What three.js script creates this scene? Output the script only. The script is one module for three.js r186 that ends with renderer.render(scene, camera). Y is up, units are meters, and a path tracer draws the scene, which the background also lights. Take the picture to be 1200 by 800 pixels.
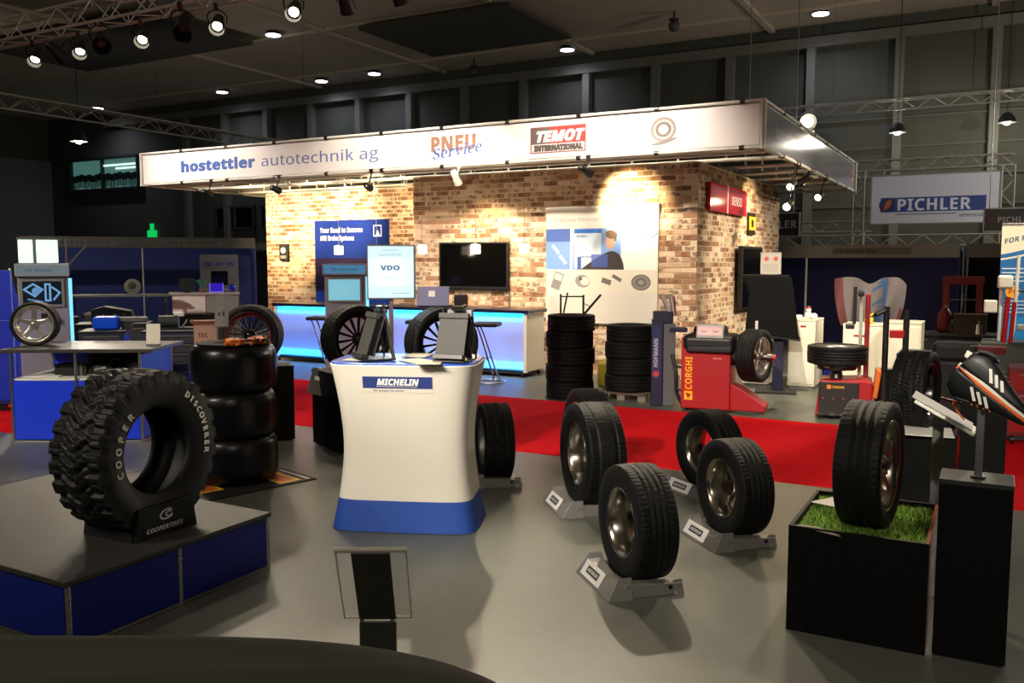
import * as THREE from 'three';
import { mergeGeometries } from 'three/addons/utils/BufferGeometryUtils.js';
import { RoundedBoxGeometry } from 'three/addons/geometries/RoundedBoxGeometry.js';
import { RectAreaLightUniformsLib } from 'three/addons/lights/RectAreaLightUniformsLib.js';
import { TextGeometry } from 'three/addons/geometries/TextGeometry.js';
import { FontLoader } from 'three/addons/loaders/FontLoader.js';

// ------------------------------------------------------------------ camera, exposure, large lights
const scene = new THREE.Scene();
scene.background = new THREE.Color(0x000000);
const EYE = 1.65, YAW = 28.86 * Math.PI / 180, PITCH = Math.atan(93 / 1030);
const camera = new THREE.PerspectiveCamera(2 * Math.atan(400 / 1030) * 180 / Math.PI, 1.5, 0.05, 200);
camera.position.set(0, EYE, 0);
camera.lookAt(-Math.sin(YAW) * Math.cos(PITCH), EYE - Math.sin(PITCH), -Math.cos(YAW) * Math.cos(PITCH));
const renderer = new THREE.WebGLRenderer({ antialias: true });
renderer.toneMapping = THREE.LinearToneMapping;
renderer.toneMappingExposure = 1.0;
renderer.shadowMap.enabled = true;
RectAreaLightUniformsLib.init();

const WARM = 0xffedd0, NEUT = 0xfff4e2, COOL = 0xdfe6ff;
function lightSpot(x, y, z, tx, ty, tz, color, power, angle, pen = 0.5, radius = 3) {
  const l = new THREE.SpotLight(color, power, 0, angle * Math.PI / 180, pen, 2);
  l.position.set(x, y, z); l.target.position.set(tx, ty, tz); l.castShadow = true; l.shadow.radius = radius;
  scene.add(l, l.target); return l;
}
function lightPoint(x, y, z, color, power, radius = 3) {
  const l = new THREE.PointLight(color, power, 0, 2); l.position.set(x, y, z); l.castShadow = true; l.shadow.radius = radius; scene.add(l); return l;
}
// truss lamps: [x, y, z, target, colour, power, half angle]; each one gets a lamp body further down
const TRUSS_LAMPS = [
  // on the truss in front of the stand, aimed down over the tyre display
  [-13.4, 4.86, -8.8, [-10.5, 0.4, -5.2], WARM, 34, 30], [-12.3, 4.86, -8.8, [-9.2, 0.4, -5.4], WARM, 34, 30],
  [-10.9, 4.86, -8.8, [-7.6, 0.4, -4.4], WARM, 26, 30], [-9.4, 4.86, -8.8, [-6.0, 0.2, -4.4], WARM, 22, 26],
  [-8.03, 4.86, -8.8, [-4.6, 0.2, -3.6], WARM, 14, 26],
  [-5.4, 4.86, -8.8, [-1.5, 0, -3.5], WARM, 52, 13], [-3.6, 4.86, -8.8, [-0.9, 0, -3.6], WARM, 50, 17],  // out of view, placed to light the floor before the tyres
  [-0.1, 4.86, -8.8, [-1.3, 0, -3.3], WARM, 46, 13],
  // out of view, placed to light the sign band, brick walls and machines
  [-12.85, 4.86, -8.8, [-12.3, 2.9, -11.0], 0xfff0e2, 46, 44], [-7.2, 4.86, -8.8, [-8.0, 2.7, -11.0], 0xffeede, 58, 46],
  [-4.5, 4.86, -8.8, [-4.7, 2.7, -11.0], 0xffeede, 54, 46],
  [-2.35, 4.86, -8.8, [-1.75, 0.5, -11.2], WARM, 85, 28],
  [-6.4, 4.86, -8.8, [-6.6, 0.9, -11.85], WARM, 58, 24], [-3.9, 4.86, -8.8, [-4.4, 0.9, -11.85], WARM, 46, 24],
  [-5.6, 5.0, 1.6, [-1.9, 0.2, -4.8], NEUT, 70, 9],  // unseen, behind the camera, placed to light the cradle name cards
  [-3.8, 5.0, 1.6, [-3.2, 0, -7.9], NEUT, 190, 11], [0.8, 5.0, 1.6, [-0.6, 0, -7.9], NEUT, 170, 9],  // unseen, behind the camera, placed to light the red carpet
  [1.2, 4.86, -8.8, [-1.3, 0.6, -11.2], WARM, 80, 24], [-0.6, 5.0, 1.6, [-2.4, 0.5, -9.7], NEUT, 190, 9],  // out of view, placed to light the red machines and white cabinets
  [2.6, 4.86, -8.8, [-3.5, 1.1, -14.2], WARM, 330, 15], [-17.6, 4.5, -7.2, [-17.4, 0.9, -13.2], NEUT, 30, 28],  // unseen, placed to light the side brick wall and far left booth
  // on an unseen truss behind the camera, placed to light the fronts
  [-6.2, 5.0, 1.6, [-5.2, 0.6, -6.2], NEUT, 46, 15], [-2.2, 5.0, 1.6, [-3.05, 0.55, -4.5], NEUT, 118, 11],
  [-5.0, 5.0, 1.6, [-3.85, 0.75, -2.7], NEUT, 34, 9], [1.4, 5.0, 1.6, [-1.0, 0.3, -4.8], NEUT, 40, 15],
  [-7.6, 5.0, 1.6, [-8.4, 0.8, -5.9], NEUT, 130, 20], [2.6, 5.0, 1.6, [-1.2, 0.9, -11.5], NEUT, 60, 9],
];
for (const [x, y, z, t, c, p, a] of TRUSS_LAMPS) {
  const d = new THREE.Vector3(t[0] - x, t[1] - y, t[2] - z).normalize().multiplyScalar(0.2);
  lightSpot(x + d.x, y + d.y, z + d.z, ...t, c, p, a, 0.55, 3);
}
// high-bay lamps in the hall ceiling
const CEIL = 9.2;
const BAYS = [[-30.2, -28.4], [-24.8, -28.7], [-22, -28.6], [-21.2, -22.2], [-38.6, -28.4], [-13.6, -28.7], [-5, -28.3]];
for (const [x, z] of BAYS) lightSpot(x, CEIL - 0.16, z, x, 0, z, COOL, 24, 75, 0.8, 6);
// hanging hall lamps; unseen one at right lights back wall, added fill behind camera
const AISLE_AND_FILL = [[-2.66, 5.35, -27.4], [0.04, 5.55, -28.3], [-22.9, 5.1, -16.2], [4.6, 5.2, -20], [-6.5, 6.2, 3.6], [2.2, 6.2, 4.2]];
for (const [x, y, z] of AISLE_AND_FILL) lightPoint(x, y - 0.3, z, NEUT, z > 0 ? 24 : x > 4 ? 90 : z < -27 ? 7 : 18, z > 0 ? 10 : 4);

// ------------------------------------------------------------------ helpers
let seed = 12345;
const rnd = () => { seed = (seed * 1664525 + 1013904223) >>> 0; return seed / 4294967296; };
const R = (a) => a * Math.PI / 180;
const V = (x, y, z) => new THREE.Vector3(x, y, z);
function put(g, x = 0, y = 0, z = 0, rx = 0, ry = 0, rz = 0) {
  if (rx || ry || rz) g.applyMatrix4(new THREE.Matrix4().makeRotationFromEuler(new THREE.Euler(rx, ry, rz)));
  g.translate(x, y, z); return g;
}
const bx = (w, h, d, ...t) => put(new THREE.BoxGeometry(w, h, d), ...t);
const rb = (w, h, d, r, ...t) => put(new RoundedBoxGeometry(w, h, d, 2, r), ...t);
const cy = (r0, r1, h, seg, ...t) => put(new THREE.CylinderGeometry(r0, r1, h, seg), ...t);
const tor = (r, t, ...p) => put(new THREE.TorusGeometry(r, t, 8, 32), ...p);
const sph = (r, ...t) => put(new THREE.SphereGeometry(r, 16, 12), ...t);
const lat = (pts, seg, ...t) => put(new THREE.LatheGeometry(pts.map((p) => new THREE.Vector2(p[0], p[1])), seg), ...t);
function bar(a, b, r, seg = 6) {                                   // a round bar between two points
  const A = V(...a), B = V(...b), g = new THREE.CylinderGeometry(r, r, A.distanceTo(B), seg);
  g.applyQuaternion(new THREE.Quaternion().setFromUnitVectors(V(0, 1, 0), B.clone().sub(A).normalize()));
  return g.translate((A.x + B.x) / 2, (A.y + B.y) / 2, (A.z + B.z) / 2);
}
function beam(a, b, w, h = w) {                                    // a square bar between two points
  const A = V(...a), B = V(...b), g = new THREE.BoxGeometry(w, h, A.distanceTo(B));
  const m = new THREE.Matrix4().lookAt(A, B, Math.abs(B.y - A.y) > 0.9 * A.distanceTo(B) ? V(0, 0, 1) : V(0, 1, 0)); g.applyMatrix4(m);
  return g.translate((A.x + B.x) / 2, (A.y + B.y) / 2, (A.z + B.z) / 2);
}
const tube = (pts, r, seg = 24, rad = 6) => new THREE.TubeGeometry(new THREE.CatmullRomCurve3(pts.map((p) => V(...p))), seg, r, rad);
function ext(pts, depth, bevel = 0, ...t) {                        // a polygon in x, y, thickened about z = 0
  const s = new THREE.Shape(pts.map((p) => new THREE.Vector2(p[0], p[1])));
  const g = new THREE.ExtrudeGeometry(s, { depth: depth - 2 * bevel, bevelEnabled: bevel > 0, bevelThickness: bevel, bevelSize: bevel, bevelOffset: -bevel, bevelSegments: 2, curveSegments: 8 });
  g.translate(0, 0, -depth / 2 + bevel); return put(g, ...t);
}
function join(gs) {
  if (!Array.isArray(gs)) gs = [gs];
  const out = gs.map((g) => { const n = g.index ? g.toNonIndexed() : g; for (const k of Object.keys(n.attributes)) if (!['position', 'normal', 'uv'].includes(k)) n.deleteAttribute(k); n.morphAttributes = {}; n.groups = []; return n; });
  return out.length > 1 ? mergeGeometries(out) : gs[0].index ? gs[0] : out[0];
}
const used = {};
function numbered(name) { const b = name.replace(/_\d{3}$/, ''); const k = used[b] = (used[b] ?? -1) + 1; return k ? `${b}_${String(k).padStart(3, '0')}` : b; }
function part(name, gs, m, parent) {
  const o = new THREE.Mesh(join(gs), m); o.name = name; o.castShadow = o.receiveShadow = true; parent.add(o); return o;
}
function thing(name, label, category, [x, y, z] = [0, 0, 0], turn = 0, group) {
  const o = new THREE.Group(); o.name = numbered(name); scene.add(o); o.position.set(x, y, z); o.rotation.y = turn;
  o.userData = { label, category }; if (group) o.userData.group = group; return o;
}
function single(name, label, category, gs, m, pos = [0, 0, 0], turn = 0, group) {   // a thing of one mesh
  const o = part(numbered(name), gs, m, scene); o.position.set(...pos); o.rotation.y = turn; o.userData = { label, category };
  if (group) o.userData.group = group; return o;
}
function struct(name, gs, m) {
  const o = gs ? part(numbered(name), gs, m, scene) : new THREE.Group();
  if (!gs) { o.name = numbered(name); scene.add(o); }
  o.userData.kind = 'structure'; return o;
}
function dup(root, [x, y, z], turn, label, group) {
  const r = root.clone(); r.name = numbered(root.name); scene.add(r); r.position.set(x, y, z); r.rotation.y = turn;
  r.userData = { ...root.userData }; if (label) r.userData.label = label; if (group) r.userData.group = group; return r;
}
// materials
const S = (color, roughness = 0.6, metalness = 0, extra = {}) => new THREE.MeshStandardMaterial({ color, roughness, metalness, ...extra });
const P = (o) => new THREE.MeshPhysicalMaterial(o);
function canvasTex(w, h, draw) {
  const c = document.createElement('canvas'); c.width = w; c.height = h; const x = c.getContext('2d'); draw(x, w, h);
  const t = new THREE.CanvasTexture(c); t.colorSpace = THREE.SRGBColorSpace; t.anisotropy = 8; return t;
}
function printed(w, h, draw, rough = 0.5, extra = {}) { return new THREE.MeshStandardMaterial({ map: canvasTex(w, h, draw), roughness: rough, ...extra }); }
function glowPrint(w, h, draw, k, rough = 0.3) { const t = canvasTex(w, h, draw); return new THREE.MeshStandardMaterial({ color: 0x050505, emissive: 0xffffff, emissiveMap: t, emissiveIntensity: k, roughness: rough }); }
const plane = (w, h, ...t) => put(new THREE.PlaneGeometry(w, h), ...t);
function noiseTex(n, rep, fn) {                                    // grey noise as a data texture
  const d = new Uint8Array(n * n * 4);
  for (let j = 0; j < n; j++) for (let i = 0; i < n; i++) { const v = Math.max(0, Math.min(255, fn(i / n, j / n) * 255)); const k = 4 * (j * n + i); d[k] = d[k + 1] = d[k + 2] = v; d[k + 3] = 255; }
  const t = new THREE.DataTexture(d, n, n); t.wrapS = t.wrapT = THREE.RepeatWrapping; t.magFilter = THREE.LinearFilter; t.minFilter = THREE.LinearMipmapLinearFilter; t.generateMipmaps = true; t.repeat.set(rep, rep); t.needsUpdate = true; return t;
}
function valueNoise(cells) {                                       // tileable value noise
  const g = Array.from({ length: cells * cells }, rnd), s = (t) => t * t * (3 - 2 * t);
  return (u, v) => { const x = u * cells, y = v * cells, i = Math.floor(x), j = Math.floor(y), a = s(x - i), b = s(y - j), q = (p, r) => g[(r % cells) * cells + (p % cells)];
    return (q(i, j) * (1 - a) + q(i + 1, j) * a) * (1 - b) + (q(i, j + 1) * (1 - a) + q(i + 1, j + 1) * a) * b; };
}
const nA = valueNoise(8), nB = valueNoise(32), nC = valueNoise(128);
const fine = noiseTex(256, 1, (u, v) => 0.25 * nB(u, v) + 0.75 * nC(u, v));
const clothNoise = noiseTex(256, 1, (u, v) => 0.5 + 0.25 * Math.sin(u * 256 * 1.57) * Math.sin(v * 256 * 1.57) + 0.25 * (nC(u, v) - 0.5));
function rep(t, x, y = x) { const c = t.clone(); c.repeat.set(x, y); c.needsUpdate = true; return c; }
function planar(g, k = 1) {                                        // uv in metres by the way a face points
  if (g.index) g = g.toNonIndexed(); const p = g.attributes.position, n = g.attributes.normal, uv = new Float32Array(p.count * 2);
  for (let i = 0; i < p.count; i++) { const ax = Math.abs(n.getX(i)), ay = Math.abs(n.getY(i)), az = Math.abs(n.getZ(i)), [a, b] = ay >= ax && ay >= az ? [p.getX(i), p.getZ(i)] : ax > az ? [p.getZ(i), p.getY(i)] : [p.getX(i), p.getY(i)]; uv[2 * i] = a * k; uv[2 * i + 1] = b * k; }
  g.setAttribute('uv', new THREE.BufferAttribute(uv, 2)); return g;
}
const M = {
  rubber: P({ color: 0x0c0c0c, roughness: 0.55, specularIntensity: 0.6, bumpMap: rep(fine, 4), bumpScale: 0.0004 }), rubberSoft: S(0x1b1b1b, 0.75), slick: S(0x0b0b0b, 0.3), rubberDark: P({ color: 0x0b0b0b, roughness: 0.7, specularIntensity: 0.4 }),
  black: S(0x0c0c0c, 0.5), blackGloss: S(0x080808, 0.08), blackMatt: S(0x121212, 0.85), blackBox: P({ color: 0x080807, roughness: 0.5, specularIntensity: 0.35 }), dark: S(0x1d1e20, 0.6),
  chrome: S(0xd8d8d8, 0.16, 1), alu: S(0xc4c4c0, 0.32, 1), aluPaint: S(0xd9d6cb, 0.5, 0), steel: S(0x8d8e8c, 0.38, 0.9), darkSteel: S(0x4a4845, 0.3, 0.9), rimDark: S(0xa9a49a, 0.2, 1), rimBlack: S(0x141414, 0.25, 0.3), silver: S(0xcfcac2, 0.25, 0.85),
  white: S(0xe9e6dd, 0.5), cream: S(0xd8d2bf, 0.6), grey: S(0x86857f, 0.5), midGrey: S(0x5c5b57, 0.55), paleGrey: S(0xa9a8a4, 0.5), standGrey: S(0x777570, 0.38),
  red: S(0xa8121a, 0.4), redDark: S(0x7a1a1c, 0.5), blue: S(0x1b35b4, 0.35), navy: S(0x15236a, 0.5), darkBlue: S(0x0d1434, 0.7), postBlue: S(0x161838, 0.5), orange: S(0xd86a1c, 0.5), yellow: S(0xe0b21a, 0.5),
  acrylic: P({ color: 0xffffff, roughness: 0.03, transmission: 1, thickness: 0, ior: 1.49 }), glass: P({ color: 0xe8f4f0, roughness: 0.02, transmission: 1, thickness: 0 }),
  lampGlow: S(0x111111, 0.5, 0, { emissive: 0xfff0d4, emissiveIntensity: 14 }), bayGlow: S(0x111111, 0.5, 0, { emissive: 0xe8e6ff, emissiveIntensity: 10 }), cubeGlow: S(0xffffff, 0.6, 0, { emissive: 0xffeecb, emissiveIntensity: 2.2 }),
};

// ------------------------------------------------------------------ the hall
const floorMat = S(0xf0f6e2, 0.4, 0, { map: noiseTex(512, 0.25, (u, v) => 0.375 + 0.02 * (nA(u, v) - 0.5) + 0.012 * (nB(u, v) - 0.5) + 0.02 * (nC(u, v) - 0.5)), bumpMap: rep(fine, 3), bumpScale: 0.0002 });
floorMat.map.colorSpace = THREE.SRGBColorSpace;
struct('floor', planar(bx(64, 0.2, 46, -20, -0.1, -12)), floorMat);
const carpetMat = P({ color: 0xee1420, roughness: 0.95, specularIntensity: 0.2, bumpMap: rep(fine, 8), bumpScale: 0.003 });
{
  const c = thing('carpet_runner', 'red carpet runner crossing the grey floor in front of the brick stand', 'carpet');
  part('carpet_length', planar(bx(22, 0.004, 2.65, -3, 0.002, -7.99)), carpetMat, c); part('carpet_length', planar(bx(3.4, 0.004, 1.66, -9.75, 0.002, -5.84)), carpetMat, c);
}
const ceilMat = S(0xc0b09e, 0.9), hallWall = S(0x4a4b43, 0.9), wallLow = S(0x6a6d68, 0.9), steelDark = S(0x66665d, 0.7);
struct('ceiling', bx(64, 0.3, 46, -20, CEIL + 0.15, -12), ceilMat);
struct('wall_back', bx(64, CEIL, 0.3, -20, CEIL / 2, -30.15), hallWall);
struct('wall_left', bx(0.3, CEIL, 46, -45.15, CEIL / 2, -12), hallWall);
struct('wall_right', bx(0.3, CEIL, 46, 12.15, CEIL / 2, -12), hallWall);
struct('wall_front', bx(64, CEIL, 0.3, -20, CEIL / 2, 11.15), hallWall);
{ // columns and rails on the back wall, a paler lower cladding on the left
  for (let i = 0; i < 15; i++) struct('trim_' + (i + 1), bx(0.26, 8.6, 0.3, 2.32 - 2.61 * i, 4.3, -29.86), steelDark);
  struct('trim_16', bx(52, 0.32, 0.34, -14, 8.6, -29.84), steelDark);
  for (let i = 0; i < 4; i++) struct('trim_' + (17 + i), bx(22, 0.06, 0.08, -1, 3.4 + i * 0.9, -29.96), S(0x50524a, 0.8));
  struct('trim_21', bx(0.2, 7, 22, -44.9, 3.5, -19), wallLow);
}
// dark acoustic boards hanging under the ceiling, with the beams between them
{
  const bm = S(0x4a4640, 0.95);
  const spots = [[-12.4, -17.2, 4.4, 6.2, 'nearest the middle of the ceiling'], [-15.2, -24.6, 5.4, 4.2, 'behind the first one above the sign band'], [-3.4, -21.2, 4.6, 7.6, 'over the right end of the sign band'], [-26.5, -20.2, 8.6, 4.2, 'left of the middle above the far truss']];
  for (const [x, z, w, d, s] of spots) { const t = thing('acoustic_board', 'flat black acoustic board under the brown ceiling, ' + s, 'ceiling board', [x, CEIL - 0.24, z]); part('panel', bx(w, 0.12, d), bm, t); for (const k of [-1, 1]) part('hanger', bx(0.05, 0.2, 0.05, k * w * 0.4, 0.14, 0), M.dark, t); }
  for (let i = 0; i < 5; i++) struct('trim_' + (22 + i), bx(0.18, 0.1, 40, -26 + i * 6.4, CEIL - 0.05, -10), ceilMat);
  for (let i = 0; i < 4; i++) struct('trim_' + (27 + i), bx(60, 0.08, 0.16, -20, CEIL - 0.04, -28 + i * 5.2), ceilMat);
}
BAYS.forEach(([x, z], i) => {
  const w = ['left of the sign band above the truss', 'third from the left in the row above the sign', 'rightmost of the pair above the sign lettering', 'alone high on the upper left', 'leftmost, just over the long left truss', 'alone above the middle of the sign band', 'at the top right corner of the hall'][i];
  const t = thing('ceiling_lamp', 'small white ceiling lamp ' + w, 'lamp', [x, CEIL, z]); part('housing', cy(0.2, 0.26, 0.12, 20, 0, -0.06, 0), M.dark, t); part('diffuser', cy(0.24, 0.24, 0.02, 20, 0, -0.13, 0), M.bayGlow, t);
});
AISLE_AND_FILL.forEach(([x, y, z], i) => {
  const w = ['right of the sign band below the right truss', 'rightmost, under the end of the right truss', 'left, above the lit gallery window', 'unseen, placed to light the back wall', 'added fill behind the viewer over the platform', 'added fill behind the viewer over the tall pedestal'][i];
  const t = thing('hanging_lamp', 'round bell lamp in the dark hall, ' + w, 'lamp', [x, y, z]);
  part('shade', lat([[0.05, 0.22], [0.12, 0.18], [0.2, 0.06], [0.24, -0.06], [0.22, -0.06], [0.17, 0.08]], 24), M.dark, t); part('bulb', sph(0.11, 0, -0.02, 0), M.lampGlow, t); part('cord', bar([0, 0.2, 0], [0, CEIL - y, 0], 0.012), M.black, t);
});
// lit gallery window high on the back wall, a row of stools behind the glass
{
  const w = struct('window_1'); w.position.set(-40.3, 6.14, -29.98);
  const fr = S(0x25292a, 0.6), rm = S(0x87a29e, 0.8);
  part('window_frame', [bx(5.4, 0.12, 0.3, 0, 0.78, 0.1), bx(5.4, 0.12, 0.3, 0, -0.78, 0.1), bx(0.14, 1.6, 0.3, -2.65, 0, 0.1), bx(0.14, 1.6, 0.3, 2.65, 0, 0.1), bx(0.08, 1.5, 0.2, -0.1, 0, 0.14)], fr, w);
  part('lit_room', [bx(5.2, 1.5, 0.05, 0, 0, 0.02)], S(0x6f8f8c, 0.8, 0, { emissive: 0x8fc4c0, emissiveIntensity: 0.3 }), w);
  part('window_pane', bx(5.2, 1.45, 0.02, 0, 0, 0.24), M.glass, w);
  for (const [x, y, l, s] of [[1.2, 0.42, 2.6, 'upper'], [1.7, 0.24, 1.7, 'lower']]) single('tube_lamp', `long white tube lamp behind the gallery glass, the ${s} one`, 'lamp', bx(l, 0.09, 0.05), S(0x111111, 0.5, 0, { emissive: 0xf4fff8, emissiveIntensity: 1.6 }), [-40.3 + x, 6.14 + y, -29.9]);
  const st = S(0x120a0a, 0.7), first = thing('gallery_stool', 'dark stool in the row behind the lit gallery glass', 'stool', [-42.7, 5.44, -29.86], 0, 'stools behind the gallery window');
  part('seat', bx(0.22, 0.34, 0.06, 0, 0.5, 0), st, first); part('leg', bx(0.04, 0.36, 0.04, -0.07, 0.18, 0), st, first); part('leg', bx(0.04, 0.36, 0.04, 0.07, 0.18, 0), st, first);
  for (let i = 1; i < 17; i++) dup(first, [-42.7 + i * 0.3, 5.44 + (i * 7 % 5) * 0.02, -29.86], (i % 3) * 0.1);
}
// green escape sign
{ const t = thing('escape_sign', 'small glowing green escape sign on the dark left wall', 'sign', [-36.9, 3.1, -29.9]); const g = S(0x03150a, 0.5, 0, { emissive: 0x10d060, emissiveIntensity: 0.9 });
  part('arrow_stem', bx(0.2, 0.36, 0.08, 0, 0.27, 0), g, t); part('arrow_base', bx(0.62, 0.36, 0.08, 0, -0.06, 0), g, t); part('mount', bx(0.24, 0.1, 0.1, 0, -0.3, -0.02), M.dark, t); }
// dark gallery openings on the left wall, right of the escape sign
for (let i = 0; i < 2; i++) { const o = struct('window_' + (i + 2)); o.position.set(-31.2 + i * 2.9, 3.7, -29.95); part('window_frame', [bx(2.5, 0.1, 0.2, 0, 0.5, 0), bx(2.5, 0.1, 0.2, 0, -0.5, 0), ...[-1.2, 0, 1.2].map((x) => bx(0.1, 1, 0.2, x, 0, 0))], S(0x33363a, 0.7), o); for (const x of [-0.6, 0.6]) part('window_pane', bx(1.1, 0.9, 0.04, x, 0, 0), M.blackGloss, o); }

// ------------------------------------------------------------------ trusses and their lamps
function trussGeo(L, w, three, step = w * 1.25) {                  // chords and lattice along +x from 0
  const gs = {}; const c = three ? [[0, 0], [-w / 2, w * 0.87], [w / 2, w * 0.87]] : [[-w / 2, 0], [w / 2, 0], [-w / 2, w], [w / 2, w]];
  gs.chord = c.map(([z, y]) => bar([0, y, z], [L, y, z], w * 0.075, 8)); gs.lattice = [];
  const pairs = three ? [[0, 1], [0, 2], [1, 2]] : [[0, 1], [0, 2], [1, 3], [2, 3]], n = Math.round(L / step);
  for (const [a, b] of pairs) for (let i = 0; i < n; i++) { const x0 = L * i / n, x1 = L * (i + 1) / n, [p, q] = i % 2 ? [c[a], c[b]] : [c[b], c[a]]; gs.lattice.push(bar([x0, p[1], p[0]], [x1, q[1], q[0]], w * 0.035, 5)); }
  return gs;
}
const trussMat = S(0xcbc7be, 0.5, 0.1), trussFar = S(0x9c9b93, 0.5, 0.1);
function truss(label, pos, turn, L, w, three, m = trussMat, drop) {
  const t = thing('lighting_truss', label, 'truss', pos, turn), g = trussGeo(L, w, three);
  for (const c of g.chord) part('chord', c, m, t); part('lattice', g.lattice, m, t);
  for (const x of [L * 0.2, L * 0.5, L * 0.8]) part('hanger_cable', bar([x, w, 0], [x, CEIL - pos[1], 0], 0.004), M.black, t);
  return t;
}
truss('grey lattice truss crossing the top left corner, carrying bright spotlights', [-19, 5.16, -8.8], 0, 22, 0.32, false);
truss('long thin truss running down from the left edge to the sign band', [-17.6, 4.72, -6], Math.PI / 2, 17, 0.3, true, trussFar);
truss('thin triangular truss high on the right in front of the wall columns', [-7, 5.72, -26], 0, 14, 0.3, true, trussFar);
truss('unseen truss above and behind the viewer, placed to carry the front spotlights', [-8, 5.3, 1.6], 0, 12, 0.32, false);  // out of view, holds the unseen front spotlights
function lampBody(name, label, category, pos, target, k, glow, group) {
  const t = thing(name, label, category, pos, 0, group); t.lookAt(V(...target));
  part('can', lat([[0.03, -0.2], [0.07, -0.18], [0.085, -0.08], [0.1, 0.06], [0.115, 0.15], [0.106, 0.15], [0.09, 0.05]].map(([r, z]) => [r * k, z * k]), 20, 0, 0, 0, Math.PI / 2), M.black, t);
  part('lens', lat([[0.001, 0.085], [0.04, 0.08], [0.068, 0.065]].map(([r, z]) => [r * k, z * k]), 20, 0, 0, 0, Math.PI / 2), glow, t);
  part('yoke', [tube([[-0.12 * k, 0, 0], [-0.13 * k, 0.12 * k, -0.02], [0, 0.2 * k, -0.03], [0.13 * k, 0.12 * k, -0.02], [0.12 * k, 0, 0]], 0.01 * k, 16, 5)], M.black, t);
  part('clamp', bx(0.05 * k, 0.1 * k, 0.05 * k, 0, 0.24 * k, -0.03), M.darkSteel, t);
  return t;
}
{
  const where = ['first from the left edge', 'second from the left edge', 'third from the left', 'fourth from the left', 'fifth, above the sign'];
  TRUSS_LAMPS.forEach(([x, y, z, t], i) => {
    const label = i < 5 ? 'lit black spotlight on the top left truss, ' + where[i] : x < -15 ? 'unseen spotlight on the long thin truss, placed to light the far left booth' : `unseen black spotlight, placed to light the display area, on the truss ${z < 0 ? 'before the stand' : 'behind the viewer'}`;
    lampBody('truss_spotlight', label, 'spotlight', [x, y, z], t, 0.95, M.lampGlow, i < 5 || x < -15 ? undefined : z < 0 ? 'spotlights out of view before the stand' : 'spotlights out of view behind the viewer');
  });
  const off = S(0x2a241e, 0.3);
  lampBody('truss_spotlight', 'unlit black spotlight between the second and third lit ones on the truss', 'spotlight', [-11.75, 4.89, -8.75], [-8, 2, -6], 1.2, off);
  lampBody('truss_spotlight', 'unlit black spotlight between the third and fourth lit ones on the truss', 'spotlight', [-10.0, 4.89, -8.75], [-8, 1, -6], 1.2, off);
}

// ------------------------------------------------------------------ the brick stand
const ZB = -11.85, ZR = -13.3, XC = -3.63, XS = -8.35, XL = -13.0, ZF = -11.0, XF = -2.57, XFL = -13.83, WH = 3.02;
const brickTex = canvasTex(1024, 512, (x, w, h) => {               // 16 brick faces: fired clay with dark burnt patches
  const tone = ['#dcc2a2', '#d6b896', '#e2c9ab', '#caa885', '#e6d0b4', '#d2b491', '#c09a76', '#dec4a4'];
  for (let j = 0; j < 8; j++) for (let i = 0; i < 2; i++) {
    const X = i * 512, Y = j * 64; x.fillStyle = (i + j) % 4 === 1 ? ['#9c7152', '#8a6044', '#a67c5c', '#7d573e'][j % 4] : tone[(i * 3 + j * 5) % 8]; x.fillRect(X, Y, 512, 64);
    for (let k = 0; k < 260; k++) { const a = rnd(); x.fillStyle = a < 0.4 ? 'rgba(120,84,62,0.14)' : a < 0.75 ? 'rgba(232,204,172,0.2)' : 'rgba(110,74,54,0.16)'; x.fillRect(X + rnd() * 490, Y + rnd() * 60, 4 + rnd() * 30, 2 + rnd() * 6); }
    const heavy = (i + j) % 3 === 0; if (heavy || rnd() < 0.55) { const n = heavy ? 60 : 22, cx = 60 + rnd() * 260, cw = heavy ? 330 : 170; for (let k = 0; k < n; k++) { x.fillStyle = `rgba(${58 + rnd() * 30},${36 + rnd() * 18},${26 + rnd() * 12},0.42)`; x.fillRect(X + Math.min(470, cx + rnd() * cw - cw * 0.3), Y + 8 + rnd() * 44, 14 + rnd() * 40, 4 + rnd() * 12); } }
  }
});
const brickMat = S(0xffffff, 0.85, 0, { map: brickTex, bumpMap: rep(fine, 2), bumpScale: 0.002 }), mortar = S(0xe2d2ba, 0.95, 0, { bumpMap: rep(fine, 6), bumpScale: 0.002 });
const BW = 0.215, BH = 0.064, BJ = 0.011, BD = 0.02;
function brickGeo(w, v) {
  const g = bx(w, BH, BD), uv = g.attributes.uv, i = v % 2, j = v >> 1;
  for (let k = 0; k < uv.count; k++) uv.setXY(k, (i + 0.02 + uv.getX(k) * 0.96 * Math.min(1, w / BW)) / 2, 1 - (j + 0.06 + (1 - uv.getY(k)) * 0.88) / 8);
  return g;
}
const brickGeos = Array.from({ length: 16 }, (_, v) => brickGeo(BW, v)), brickHalf = Array.from({ length: 16 }, (_, v) => brickGeo(BW / 2 - BJ / 2, v));
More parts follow.
